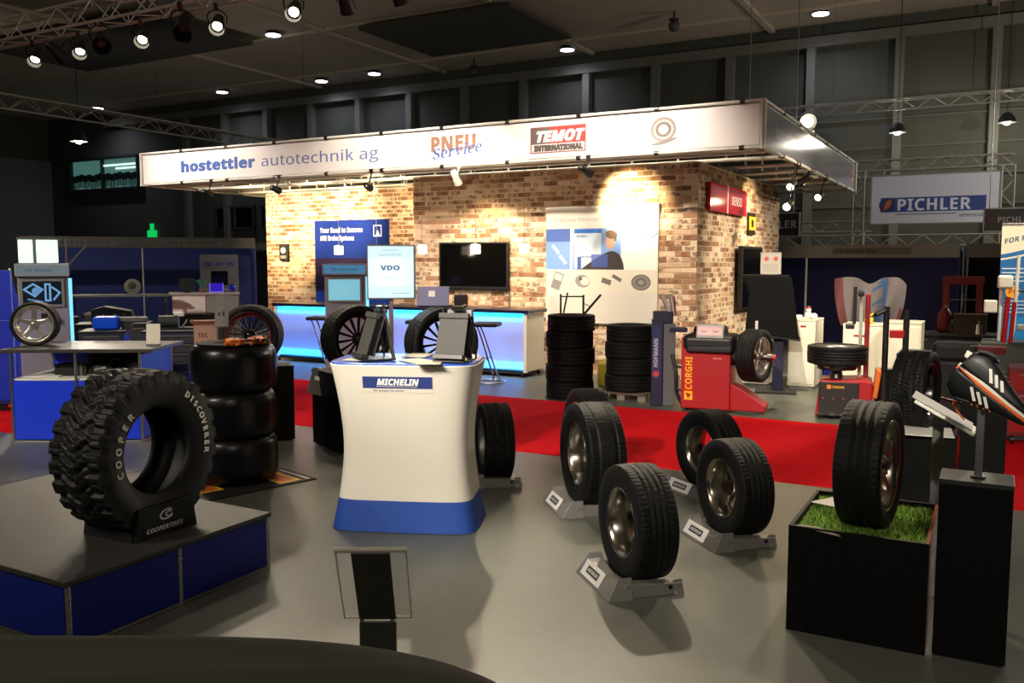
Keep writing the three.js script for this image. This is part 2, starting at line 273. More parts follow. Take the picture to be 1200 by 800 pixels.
// a wall with bricks on its +z side; x runs 0..L, origin at its front left foot
function brickWall(name, L, H, pos, turn, hidden) {
  const w = struct(name); w.position.set(...pos); w.rotation.y = turn;
  part('core', planar(bx(L, H, 0.12, L / 2, H / 2, -0.06)), mortar, w);
  const list = [], rows = Math.floor(H / (BH + BJ)); w.updateMatrixWorld(true);
  for (let r = 0; r < rows; r++) {
    let x = 0, first = r % 2;
    while (x < L - 0.03) { const full = first ? BW / 2 - BJ / 2 : BW; const l = Math.min(full, L - x); const y = (r + 0.5) * (BH + BJ); first = 0;
      if (l > 0.03) { const c = V(x + l / 2, y, 0).applyMatrix4(w.matrixWorld); list.push({ x: x + l / 2, y, l, d: c.distanceTo(camera.position), v: Math.floor(rnd() * 16), out: (rnd() - 0.5) * 0.004, tilt: (rnd() - 0.5) * 0.008, hid: hidden.some(([a, b, p, q]) => x > a && x + l < b && y > p && y < q) }); }
      x += l + BJ; }
  }
  const seen = list.filter((b) => !b.hid && b.l > 0.1).sort((a, b) => a.d - b.d).slice(0, 300), rest = [], own = new Set(seen);
  for (const b of list) {
    const whole = Math.abs(b.l - BW) < 1e-4, half = Math.abs(b.l - (BW / 2 - BJ / 2)) < 1e-4;
    const g = whole ? brickGeos[b.v] : half ? brickHalf[b.v] : brickGeo(b.l, b.v);
    if (own.has(b)) { const m = part('brick', [g], brickMat, w); m.position.set(b.x, b.y, BD / 2 - 0.012 + b.out); m.rotation.z = b.tilt; }
    else rest.push(put(g.clone(), b.x, b.y, BD / 2 - 0.012 + b.out));
  }
  const s = part('brickwork', rest, brickMat, w); s.userData.kind = 'stuff'; return w;
}
brickWall('wall_brick_front', XC - XS, WH, [XS, 0, ZB], 0, [[2.4, 4.2, 0.8, 2.4], [0.5, 1.85, 1.25, 1.92], [0, 2.8, 0, 0.85]]);
brickWall('wall_brick_right', 5.05, WH, [XC, 0, ZB - 0.02], Math.PI / 2, [[0.35, 2.3, 2.3, 2.7], [1.7, 3.3, 1.2, 1.9], [0, 3, 0, 0.7]]);
brickWall('wall_brick_recess', XS - XL, WH, [XL, 0, ZR], 0, [[1.3, 3.1, 0, 2.4], [0, 4.6, 0, 0.95]]);
struct('wall_brick_return', planar(bx(0.12, WH, 1.35, XS + 0.06, WH / 2, -12.64)), mortar);
struct('wall_stand_left', bx(0.12, WH, 3.6, XL + 0.06, WH / 2, -15.24), M.dark);
struct('wall_stand_back', bx(9.3, WH, 0.12, -8.34, WH / 2, -17.0), M.dark);

// the sign band: panel, printed face, aluminium rails with couplings
const font = (x, s) => { x.font = s; };
function drawBand(x, w, h, dim) {
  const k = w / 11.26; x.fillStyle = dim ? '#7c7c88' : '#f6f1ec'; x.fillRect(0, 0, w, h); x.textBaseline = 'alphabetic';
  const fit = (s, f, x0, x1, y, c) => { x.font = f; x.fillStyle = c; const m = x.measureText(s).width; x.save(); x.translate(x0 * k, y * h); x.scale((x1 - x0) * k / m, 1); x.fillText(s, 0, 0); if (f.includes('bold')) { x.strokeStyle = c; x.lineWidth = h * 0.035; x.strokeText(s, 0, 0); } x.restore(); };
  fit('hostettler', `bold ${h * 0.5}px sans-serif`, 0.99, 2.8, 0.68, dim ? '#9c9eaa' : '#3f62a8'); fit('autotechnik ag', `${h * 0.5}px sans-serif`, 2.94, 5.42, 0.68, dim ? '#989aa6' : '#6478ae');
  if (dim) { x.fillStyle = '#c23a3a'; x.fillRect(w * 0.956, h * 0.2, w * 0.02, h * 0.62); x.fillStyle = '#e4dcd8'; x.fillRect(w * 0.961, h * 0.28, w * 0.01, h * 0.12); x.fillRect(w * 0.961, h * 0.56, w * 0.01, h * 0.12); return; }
  fit('PNEU', `bold ${h * 0.62}px sans-serif`, 6.38, 7.2, 0.62, '#8f6a54'); x.save(); x.translate(6.42 * k, 0.86 * h); x.rotate(-0.1); x.font = `italic bold ${h * 0.44}px serif`; x.fillStyle = '#34549c'; x.fillText('Service', 0, 0); x.restore();
  const a = 8.08 * k, b = 8.93 * k; x.fillStyle = '#8a4a44'; x.fillRect(a, h * 0.14, b - a, h * 0.74); x.fillStyle = '#6d625c'; x.fillRect(a + 3, h * 0.17, (b - a) * 0.4, h * 0.44); x.fillStyle = '#dd4a42'; x.fillRect(a + (b - a) * 0.36, h * 0.17, (b - a) * 0.64 - 3, h * 0.44);
  x.fillStyle = '#f4efe8'; x.fillRect(a + 3, h * 0.62, b - a - 6, h * 0.23); fit('TEMOT', `italic bold ${h * 0.4}px sans-serif`, 8.15, 8.87, 0.55, '#fbf6f0'); fit('INTERNATIONAL', `bold ${h * 0.2}px sans-serif`, 8.14, 8.88, 0.81, '#5d5650');
  const qx = 10.03 * k, qy = h * 0.46; for (const [r, c] of [[0.33, '#8a807c'], [0.26, '#b5aca8'], [0.2, '#6f6763'], [0.13, '#c2bab6']]) { x.beginPath(); x.arc(qx, qy, r * h, 0, 7); x.fillStyle = c; x.fill(); }
  x.beginPath(); x.ellipse(qx + h * 0.02, qy + h * 0.3, h * 0.34, h * 0.09, -0.25, 0, 3.3); x.fillStyle = '#7b726e'; x.fill();
}
function signBand(label, L, pos, turn, dim, mat) {
  const t = thing('sign_band', label, 'sign', pos, turn), a = M.aluPaint;
  part('panel', bx(L - 0.1, 0.5, 0.03, L / 2, 0.3, -0.03), M.white, t);
  part('graphic', plane(L - 0.12, 0.48, L / 2, 0.3, -0.013), mat, t);
  for (const y of [0.02, 0.58]) part('rail', bar([0, y, 0], [L, y, 0], 0.022, 10), a, t);
  for (const y of [0.06, 0.54]) part('rail', bar([0, y, -0.05], [L, y, -0.05], 0.016, 8), a, t);
  for (const x of [0.02, L - 0.02]) part('post', bar([x, 0, 0], [x, 0.6, 0], 0.025, 10), a, t);
  for (let i = 1; i < L / 1.1; i++) for (const y of [0.02, 0.58]) part('coupling', cy(0.032, 0.032, 0.06, 10, Math.min(i * 1.1, L - 0.1), y, 0, 0, 0, Math.PI / 2), M.darkSteel, t);
  return t;
}
const bandPrint = printed(2048, 96, (x, w, h) => drawBand(x, w, h, false), 0.45), bandSideShaded = printed(2048, 128, (x, w, h) => drawBand(x, w, h, true), 0.1);  // side print greyed, the unlit side painted into its colour
signBand('long white sign band with lettering across the front of the brick stand', XF - XFL, [XFL, 3.03, ZF], 0, false, bandPrint);
signBand('side sign band running back from the corner, shade painted into its grey print', 7.9, [XF, 3.03, ZF], Math.PI / 2, true, bandSideShaded);
signBand('far side sign band of the stand, only its pale underside showing', 7.9, [XFL, 3.03, ZF - 7.9], -Math.PI / 2, true, bandSideShaded);
// the canopy frame behind the bands: ladder trusses over the stand
{
  const t = thing('canopy_frame', 'aluminium ladder frame under the sign bands above the brick walls', 'frame', [0, 0, 0]);
  const lad = (ax, a, b, at, y = 3.05, h = 0.2) => { const p = (s, yy) => ax === 'x' ? [s, yy, at] : [at, yy, s];
    for (const yy of [y, y + h]) part('beam', bar(p(a, yy), p(b, yy), 0.025, 8), M.aluPaint, t); const n = Math.max(2, Math.round(Math.abs(b - a) / 0.7));
    for (let i = 0; i <= n; i++) part('rung', bar(p(a + (b - a) * i / n, y), p(a + (b - a) * i / n, y + h), 0.018, 6), M.aluPaint, t); };
  for (const z of [-11.14, -11.5]) lad('x', XFL + 0.1, XF - 0.1, z);
  for (let i = 0; i < 7; i++) lad('x', XFL + 0.1, XF - 0.1, -12.25 - i * 1.05, 3.06, 0.22);
  for (const x of [XF - 0.14, XF - 0.55, XS - 0.5, XL + 1.4, XFL + 0.14]) lad('z', ZF - 0.1, -18.8, x, 3.32, 0.2);
  part('roof_panel', bx(XF - XFL - 0.4, 0.03, 7.3, (XF + XFL) / 2, 3.6, -15.0), S(0x8c8d86, 0.7), t);
}
// clip-on spotlights along the sign band: [x, y, z, target, what, lit power, glow]
const CLIPS = [
  [-12.0, 2.83, -10.9, [-12.55, 2.3, -13.3], 'black clip spotlight under the far left end of the sign band', 100, 32, M.black],
  [-10.43, 2.84, -10.9, [-11.0, 2.45, -13.3], 'black clip spotlight second from the left under the sign band', 120, 28, M.black],
  [-8.53, 2.8, -10.9, [-9.6, 2.6, -13.3], 'black clip spotlight third from the left under the sign band', 40, 36, M.black],
  [-6.93, 2.86, -10.9, [-6.9, 1.7, -11.85], 'white clip spotlight under the sign band above the wall screen', 14, 44, M.white],
  [-4.88, 2.86, -10.9, [-4.62, 2.5, -11.85], 'dark clip spotlight under the sign band above the big white poster', 46, 34, M.black],
  [-2.66, 2.9, -14.1, [-3.63, 2.35, -14.6], 'bright clip spotlight on the right side band, turned to the red sign', 15, 40, M.darkSteel],
  [-2.66, 2.76, -13.2, [-2.9, 1.2, -9.8], 'bright clip spotlight on the right side band, nearest the front corner', 2, 36, M.darkSteel],
  [-2.66, 2.74, -15.45, [-3.2, 1.6, -11.6], 'bright clip spotlight on the right side band, farthest back', 3, 40, M.darkSteel],
  [-2.66, 2.46, -13.0, [-2.9, 1.5, -10.6], 'bright clip spotlight hanging lowest on an arm from the right side band', 2, 40, M.darkSteel],
];
for (const [x, y, z, tg, label, pw, an, m] of CLIPS) {
  const t = thing('clip_spotlight', label, 'spotlight', [x, y, z]), d = V(tg[0] - x, tg[1] - y, tg[2] - z).normalize();
  const h = new THREE.Object3D(); h.lookAt(d); const q = h.quaternion, rot = (g) => { g.applyQuaternion(q); return g; };
  part('can', rot(lat([[0.012, -0.13], [0.045, -0.12], [0.05, 0], [0.062, 0.1], [0.054, 0.1], [0.046, 0.03]], 18, 0, 0, 0, Math.PI / 2)), m, t);
  part('bulb', rot(lat([[0.001, 0.085], [0.035, 0.082], [0.052, 0.07]], 18, 0, 0, 0, Math.PI / 2)), M.lampGlow, t);
  const ax = x > -3 ? 0.09 : 0, az = x > -3 ? 0 : -0.1; part('arm', bar([0, 0, 0], [ax, 3.05 - y, az], 0.012, 6), m, t); part('clamp', bx(0.06, 0.06, 0.06, ax, 3.05 - y, az), m, t);
  lightSpot(x + d.x * 0.14, y + d.y * 0.14, z + d.z * 0.14, ...tg, 0xffdfae, pw, an, 1, 1.5);
}
{ // floodlight over the right side band
  const t = thing('flood_lamp', 'bright bare floodlight standing above the right side sign band', 'spotlight', [-2.74, 3.86, -14.7]);
  part('bulb', sph(0.085, 0, 0, 0.03), M.lampGlow, t); part('reflector', lat([[0.03, -0.12], [0.1, -0.08], [0.13, 0.0]], 18, 0, 0, 0, Math.PI / 2), M.steel, t); part('arm', bar([0, -0.05, -0.06], [0.17, -0.25, 0], 0.014), M.darkSteel, t);
  lightPoint(-2.74, 3.86, -14.5, NEUT, 3, 3);
}
// five glowing cube pendants over the backlit counter
{
  const xs = [-9.33, -8.57, -7.7, -6.75, -5.94], w = ['first from the left, before the blue poster', 'second from the left, behind the bright notice screen', 'third from the left, half behind the notice screen', 'fourth from the left, before the wall screen', 'rightmost, by the big white poster'];
  xs.forEach((x, i) => { const t = thing('cube_pendant', 'white glowing cube pendant over the counter, ' + w[i], 'lamp', [x, 1.77, -11.14]);
    part('shade', rb(0.11, 0.14, 0.11, 0.012, 0, 0.07, 0), M.cubeGlow, t); part('cap', bx(0.05, 0.02, 0.05, 0, 0.15, 0), M.steel, t); part('cable', bar([0, 0.15, 0], [0, 1.27, 0], 0.004, 5), M.steel, t);
    lightPoint(x, 1.84, -11.0, 0xffe6c0, 0.9, 4); });
}
// the big white product poster
{
  const pr = printed(1024, 1000, (x, w, h) => {
    x.fillStyle = '#dcd6ca'; x.fillRect(0, 0, w, h); x.font = '44px sans-serif'; x.fillStyle = '#8f8b82'; x.fillText('Track your future today!', 86, 128); x.font = 'bold 66px sans-serif'; x.fillStyle = '#5d6c92'; x.fillText('VDO', 850, 130);
    x.fillStyle = '#7fa6dc'; x.fillRect(0, 190, 700, 350); x.fillStyle = '#5671b4'; x.fillRect(0, 190, 232, 110); x.fillStyle = '#eef2f4'; x.beginPath(); x.moveTo(232, 190); x.lineTo(272, 190); x.lineTo(250, 540); x.lineTo(232, 540); x.fill();
    x.fillStyle = '#e8eef2'; for (const [a, b] of [[70, 320], [140, 410]]) { x.save(); x.translate(a, b); x.rotate(0.85); x.fillRect(0, 0, 96, 26); x.restore(); }
    x.fillStyle = '#cfe0ee'; x.fillRect(270, 230, 250, 300); x.fillStyle = '#3c72bc'; x.fillRect(270, 196, 250, 34); x.fillStyle = '#4a5f92'; x.font = 'bold 30px sans-serif'; x.fillText('Online', 290, 266); x.fillText('Service', 330, 440);
    x.fillStyle = '#f2eee4'; x.fillRect(700, 190, 324, 350); x.fillStyle = '#5a7fb4'; for (const [a, b, c] of [[690, 250, -1.1], [740, 270, -1.3], [850, 260, -0.7], [960, 270, -0.6]]) { x.save(); x.translate(a, b); x.rotate(c); x.fillRect(0, 0, 70, 14); x.restore(); }
    x.fillStyle = '#46403f'; x.beginPath(); x.moveTo(330, 540); x.quadraticCurveTo(470, 440, 560, 400); x.quadraticCurveTo(640, 360, 690, 420); x.quadraticCurveTo(724, 470, 728, 540); x.fill();
    x.fillStyle = '#caa58c'; x.beginPath(); x.ellipse(605, 300, 46, 66, 0.12, 0, 7); x.fill(); x.fillStyle = '#6e5a4c'; x.beginPath(); x.ellipse(612, 246, 54, 36, 0.2, 0, 7); x.fill(); x.fillRect(640, 240, 18, 60);
    x.fillStyle = '#4c64a8'; x.fillRect(300, 430, 36, 110); x.fillStyle = 'rgba(80,104,180,0.75)'; x.fillRect(430, 410, 150, 110);
    x.fillStyle = '#e0dac8'; x.fillRect(0, 545, 1024, 190); const ps = [[110, 640], [350, 640], [590, 640], [880, 645]];
    x.save(); x.translate(110, 640); x.rotate(0.35); x.fillStyle = '#8d8a86'; x.fillRect(-44, -76, 88, 150); x.fillStyle = '#d8d4cc'; x.fillRect(-34, -64, 68, 56); x.restore();
    x.fillStyle = '#9a958c'; x.beginPath(); x.ellipse(350, 640, 70, 54, 0.2, 0, 7); x.fill(); x.fillStyle = '#ded8cc'; x.beginPath(); x.ellipse(372, 640, 44, 36, 0, 0, 7); x.fill(); x.fillStyle = '#5e5a55'; x.beginPath(); x.arc(330, 620, 16, 0, 7); x.fill();
    x.fillStyle = '#6f6b64'; x.save(); x.translate(570, 640); x.rotate(0.3); x.fillRect(-44, -22, 88, 44); x.restore(); x.save(); x.translate(660, 610); x.rotate(0.5); x.fillRect(-40, -16, 90, 30); x.restore();
    for (const [r, c] of [[86, '#77726b'], [70, '#8d8880'], [50, '#6d6861'], [26, '#98938a']]) { x.fillStyle = c; x.beginPath(); x.ellipse(880, 646, r, r * 0.78, 0, 0, 7); x.fill(); }
  }, 0.3);
  const t = thing('product_poster', 'large white poster with a man and four products on the brick wall', 'poster', [-5.05, 0.76, ZB + 0.012]);
  part('board', bx(1.75, 1.7, 0.03, 0, 0.85, 0.015), M.white, t); part('graphic', plane(1.75, 1.7, 0, 0.85, 0.032), pr, t);
}
{ // dark blue poster on the recessed wall
  const pr = printed(512, 512, (x, w, h) => {
    x.fillStyle = '#1c2f78'; x.fillRect(0, 0, w, h); x.fillStyle = '#2b2440'; x.fillRect(0, 200, w, 180); x.fillStyle = '#24408e'; x.fillRect(0, 380, w, 132);
    for (let i = 0; i < 90; i++) { x.strokeStyle = ['#6d7fd0', '#8c5a86', '#b04a5a', '#3a4c9c'][i % 4]; x.lineWidth = 2; x.beginPath(); const a = 150 + rnd() * 220; x.moveTo(a, 250 + rnd() * 100); x.lineTo(a + rnd() * 60 - 10, 230 + rnd() * 130); x.stroke(); }
    x.font = 'bold 36px sans-serif'; x.fillStyle = '#e6ebf6'; x.fillText('Your Road to Success', 40, 64, 300); x.fillText('ATE Brake Systems', 40, 106, 240); x.strokeStyle = '#dfe6f4'; x.lineWidth = 5; x.strokeRect(414, 32, 50, 54); x.fillStyle = '#dfe6f4'; x.beginPath(); x.moveTo(424, 84); x.lineTo(440, 54); x.lineTo(456, 84); x.fill();
  }, 0.18);
  const t = thing('brake_poster', 'dark blue glossy poster with white title on the pale recessed brick wall', 'poster', [-10.81, 0.6, ZR + 0.012]);
  part('board', bx(1.78, 1.85, 0.03, 0, 0.92, 0.015), M.navy, t); part('graphic', plane(1.78, 1.85, 0, 0.92, 0.032), pr, t);
}
{ // wall screens, red sign, yellow plate, small speaker
  const tv = thing('wall_screen', 'black switched-off flat screen on the front brick wall beside the white poster', 'screen', [-7.19, 1.22, ZB + 0.02]);
  part('frame', rb(1.27, 0.74, 0.05, 0.012, 0, 0.37, 0.03), M.black, tv); part('display', bx(1.2, 0.66, 0.006, 0, 0.385, 0.056), S(0x060606, 0.1), tv); part('bracket', bx(0.3, 0.3, 0.02, 0, 0.37, 0), M.steel, tv); part('cable', bar([0.62, 0, 0.02], [0.62, -0.35, 0.0], 0.008), M.grey, tv);
  const t2 = thing('wall_screen', 'black upright screen on the right side brick wall under the red sign', 'screen', [XC + 0.03, 0.9, -14.4], Math.PI / 2);
  part('frame', rb(1.3, 1.0, 0.08, 0.012, 0, 0.5, 0.08), M.black, t2); part('display', bx(1.22, 0.92, 0.006, 0, 0.5, 0.122), S(0x060606, 0.2), t2); part('bracket', bx(0.3, 0.3, 0.05, 0, 0.5, 0.015), M.steel, t2);
  const sg = thing('red_sign', 'red glossy sign with white lettering on the right side brick wall', 'sign', [XC + 0.02, 2.37, -13.2], Math.PI / 2);
  part('panel', rb(2.02, 0.4, 0.05, 0.008, 0, 0.2, 0.03), S(0xb8161c, 0.08), sg); part('divider', bx(0.03, 0.41, 0.012, -0.12, 0.2, 0.056), M.white, sg);
  part('graphic', plane(0.98, 0.36, 0.46, 0.2, 0.0565), printed(512, 188, (x, w, h) => { x.fillStyle = '#c01a1e'; x.fillRect(0, 0, w, h); x.fillStyle = '#fff3e6'; x.font = 'bold 96px sans-serif'; x.fillText('DENSO', 70, 128, 370); }, 0.08), sg);
  const yp = thing('yellow_plate', 'small yellow and black plate on the side brick wall by the red sign', 'sign', [XC + 0.02, 2.1, -14.7], Math.PI / 2);
  part('plate', bx(0.42, 0.36, 0.03, 0, 0.18, 0.015), M.black, yp); part('graphic', plane(0.4, 0.34, 0, 0.18, 0.032), printed(128, 128, (x, w, h) => { x.fillStyle = '#e8c020'; x.fillRect(0, 0, w, h); x.fillStyle = '#201c10'; x.fillRect(0, 0, w, 22); x.fillRect(0, 104, w, 24); x.fillRect(40, 40, 50, 46); }, 0.4), yp);
  const sp = thing('wall_speaker', 'small black wall panel with a round eye on the pale recessed wall', 'speaker', [-12.5, 1.68, ZR + 0.012]);
  part('housing', rb(0.22, 0.33, 0.06, 0.01, 0, 0.165, 0.03), M.dark, sp); part('cone', cy(0.055, 0.065, 0.02, 20, 0, 0.2, 0.065, Math.PI / 2), M.aluPaint, sp); part('plate', bx(0.14, 0.06, 0.01, 0, 0.07, 0.063), M.grey, sp);
}
// the backlit reception counter in front of the wall
{
  const L = 4.75, x0 = -10.6, t = thing('backlit_counter', 'long white counter glowing blue from strips at top and bottom', 'counter', [x0, 0, -11.02]);
  part('countertop', rb(L + 0.12, 0.05, 0.6, 0.008, L / 2, 0.945, -0.26), S(0x16182c, 0.3), t); part('plinth', bx(L - 0.1, 0.05, 0.5, L / 2, 0.07, -0.26), M.dark, t);
  for (const z of [0, -0.5]) for (let i = 0; i < 5; i++) part('foot', cy(0.02, 0.02, 0.05, 8, 0.05 + (L - 0.1) * i / 4, 0.025, z), M.black, t);
  for (let i = 0; i <= 4; i++) part('post', bx(0.05, 0.85, 0.05, L * i / 4, 0.5, 0), M.aluPaint, t);
  const pane = P({ color: 0xcfcde0, roughness: 0.9, transmission: 0.55, thickness: 0 }), led = S(0x101010, 0.5, 0, { emissive: 0x02a8ff, emissiveIntensity: 24 });
  for (let i = 0; i < 4; i++) {
    const cx = L * (i + 0.5) / 4, w = L / 4 - 0.05; part('front_panel', bx(w, 0.8, 0.006, cx, 0.51, 0), pane, t);
    for (const [y, s] of [[0.9, -1], [0.12, 1]]) { part('light_strip', bx(w, 0.1, 0.012, cx, y - Math.sign(y - 0.5) * 0.045, -0.016), led, t); const l = new THREE.RectAreaLight(0x1a90ff, 14, w, 0.03); l.position.set(x0 + cx, y + s * 0.012, -11.06); l.lookAt(x0 + cx, y + s, -11.06); scene.add(l); }
  }
  part('back_panel', bx(L, 0.8, 0.02, L / 2, 0.51, -0.14), S(0xe9e6f2, 0.6, 0, { emissive: 0xb8b4e8, emissiveIntensity: 0.16 }), t);  // faint glow set into this panel to lift the counter front, no lamp
  for (const x of [0, L]) part('end_panel', bx(0.02, 0.82, 0.5, x + (x ? 0.02 : -0.02), 0.5, -0.27), M.cream, t);
}
{ // bar stools
  const mk = (label, pos, turn) => { const t = thing('bar_stool', label, 'stool', pos, turn);
    part('seat', rb(0.36, 0.055, 0.34, 0.02, 0, 0.8, 0), M.black, t); for (const z of [-0.09, 0.09]) part('leg', tube([[-0.12, 0.78, z], [-0.08, 0.7, z], [0.12, 0.1, z * 1.3], [0.16, 0.02, z * 1.4]], 0.012, 20), M.chrome, t);
    part('footrest', bar([0.02, 0.34, -0.11], [0.02, 0.34, 0.11], 0.01), M.chrome, t); part('base_ring', tor(0.2, 0.012, 0.06, 0.014, 0, Math.PI / 2), M.chrome, t); return t; };
  const a = mk('black bar stool with slanted legs at the left end of the glowing counter', [-9.0, 0, -10.3], 0.3);
  dup(a, [-7.2, 0, -10.35], 0.3, 'black bar stool between the two dark wheels before the glowing counter'); dup(a, [-6.1, 0, -10.35], 0.3, 'black bar stool at the right end of the glowing counter');
}
{ // on the counter
  const t = thing('laptop', 'open grey laptop on the glowing counter below the wall screen', 'laptop', [-7.52, 0.972, -11.18], 0.35); part('lid', rb(0.5, 0.3, 0.02, 0.008, 0, 0.16, 0.06, -0.15), S(0x4a4a66, 0.35, 0.3), t); part('base', rb(0.5, 0.02, 0.32, 0.006, 0, 0.012, -0.1), M.dark, t); part('badge', bx(0.1, 0.09, 0.004, -0.02, 0.2, 0.064, -0.15), M.paleGrey, t);
  const b = thing('black_box', 'small black box on the glowing counter right of the grey laptop', 'box', [-7.08, 0.972, -11.25]); part('body', rb(0.17, 0.18, 0.14, 0.01, 0, 0.09, 0), M.black, b); part('lid', bx(0.15, 0.01, 0.12, 0, 0.185, 0), M.dark, b);
}

// ------------------------------------------------------------------ tyres and wheels (axis along z, the shown face towards +z)
function tyreGeo({ R, W, r, tread, per, periods, depth, samples, shoulder = 0.42, round = 0 }) {
  const H = R - r, prof = [];                                       // [axial, radius, tread?]
  const side = (s) => [[0.36, r - 0.004], [0.41, r + 0.004], [0.445, r + 0.14 * H], [0.485, r + 0.36 * H], [0.5, r + 0.56 * H], [0.492, r + 0.74 * H], [0.468, r + 0.88 * H], [(shoulder + 0.468) / 2 + 0.006, r + 0.955 * H]].map(([a, q]) => [s * a * W, q, 0]);
  prof.push(...side(1)); for (const a of samples) prof.push([-a * W, R - round * a * a * W, 1]); prof.push(...side(-1).reverse());
  prof.push([-0.3 * W, r + 0.02, 0], [-0.36 * W, r + 0.6 * H, 0], [0.36 * W, r + 0.6 * H, 0], [0.3 * W, r + 0.02, 0], prof[0]);
  const th = []; for (let i = 0; i < periods; i++) for (const f of per) th.push([(i + f) / periods, f]);
  const n = th.length, m = prof.length, pos = new Float32Array(n * m * 3), uv = new Float32Array(n * m * 2), idx = [];
  for (let i = 0; i < n; i++) for (let j = 0; j < m; j++) {
    const [a, q, on] = prof[j], t = th[i][0] * Math.PI * 2, d = tread(a / W, th[i][1], Math.floor(i / per.length), on, (q - r) / H) * depth, k = 3 * (i * m + j), rr = q - d;
    pos[k] = rr * Math.cos(t); pos[k + 1] = rr * Math.sin(t); pos[k + 2] = a; uv[2 * (i * m + j)] = th[i][0] * 12; uv[2 * (i * m + j) + 1] = j / m * 2;
  }
  for (let i = 0; i < n; i++) for (let j = 0; j < m - 1; j++) { const a = i * m + j, b = ((i + 1) % n) * m + j; idx.push(a, a + 1, b, b, a + 1, b + 1); }
  const g = new THREE.BufferGeometry(); g.setAttribute('position', new THREE.BufferAttribute(pos, 3)); g.setAttribute('uv', new THREE.BufferAttribute(uv, 2)); g.setIndex(idx); g.computeVertexNormals(); return g;
}
const grooveSamples = (gr, edge, w = 0.022) => { const s = [-edge, -edge + 0.03]; for (const g of gr) s.push(g - w - 0.003, g - w, g + w, g + w + 0.003); s.push(edge - 0.03, edge); return s; };
// a road tyre: straight grooves, cross slots in the shoulder ribs
function roadTyre(R, W, r, opt = {}) {
  const gr = opt.grooves || [-0.23, -0.08, 0.08, 0.23], w = opt.gw || 0.022, edge = 0.43;
  return tyreGeo({ R, W, r, per: [0, 0.02, 0.13, 0.15, 0.5, 0.52, 0.6, 0.62], periods: opt.periods || 70, depth: 0.007, samples: grooveSamples(gr, edge, w), shoulder: edge, round: 0.09,
    tread: (a, f, i, on, h) => { if (!on) return h > 0.93 && f >= 0.02 && f <= 0.13 ? 0.3 : 0; for (const g of gr) if (Math.abs(a - g) <= w + 0.0005) return 1; if (Math.abs(a) > Math.abs(gr[0]) + w) return f >= 0.02 && f <= 0.13 ? 0.5 : 0; return opt.center !== false && f >= 0.52 && f <= 0.6 && (a > 0) === (i % 2 > 0) ? 0.4 : 0; } });
}
function winterTyre(R, W, r) {                                      // fine wavy lamellae, arrow pattern
  const sm = []; for (let k = -10; k <= 10; k++) sm.push(k * 0.043);
  return tyreGeo({ R, W, r, per: [0, 0.06, 0.16, 0.22, 0.5, 0.54, 0.62, 0.66], periods: 56, depth: 0.009, samples: sm, shoulder: 0.43, round: 0.1,
    tread: (a, f, i, on) => { if (!on) return 0; if (Math.abs(Math.abs(a) - 0.172) < 0.02) return 1; const s = Math.abs(a) * 3.2, q = (f + s) % 1; return q < 0.2 ? 0.9 : q > 0.5 && q < 0.64 ? 0.5 : 0; } });
}
function lugTyre(R, W, r) {                                         // off-road: big staggered lugs that run over the shoulders
  const sm = []; for (let k = -14; k <= 14; k++) sm.push(k * 0.0335); const per = Array.from({ length: 16 }, (_, k) => k / 16);
  return tyreGeo({ R, W, r, per, periods: 25, depth: 0.019, samples: sm, shoulder: 0.47, round: 0.1,
    tread: (a, f, i, on, h) => {
      const s = a > 0 ? 0 : 0.5, A = Math.abs(a); const u = (f + s) % 1;
      if (!on) return h > 0.7 ? (u < 0.62 ? -0.12 : (h > 0.85 ? 0.85 : 0.35)) : 0;
      if (A > 0.27) return u < 0.6 ? (u > 0.27 && u < 0.33 ? 0.35 : 0) : 1;
      if (A > 0.235 && u > 0.15) return 0.9;
      const v = (f * 1 + A * 2.4 + (a > 0 ? 0.1 : 0.62)) % 1; if (A < 0.02) return 0.8; return v < 0.26 ? 1 : (v > 0.6 && v < 0.66 ? 0.4 : 0);
    } });
}
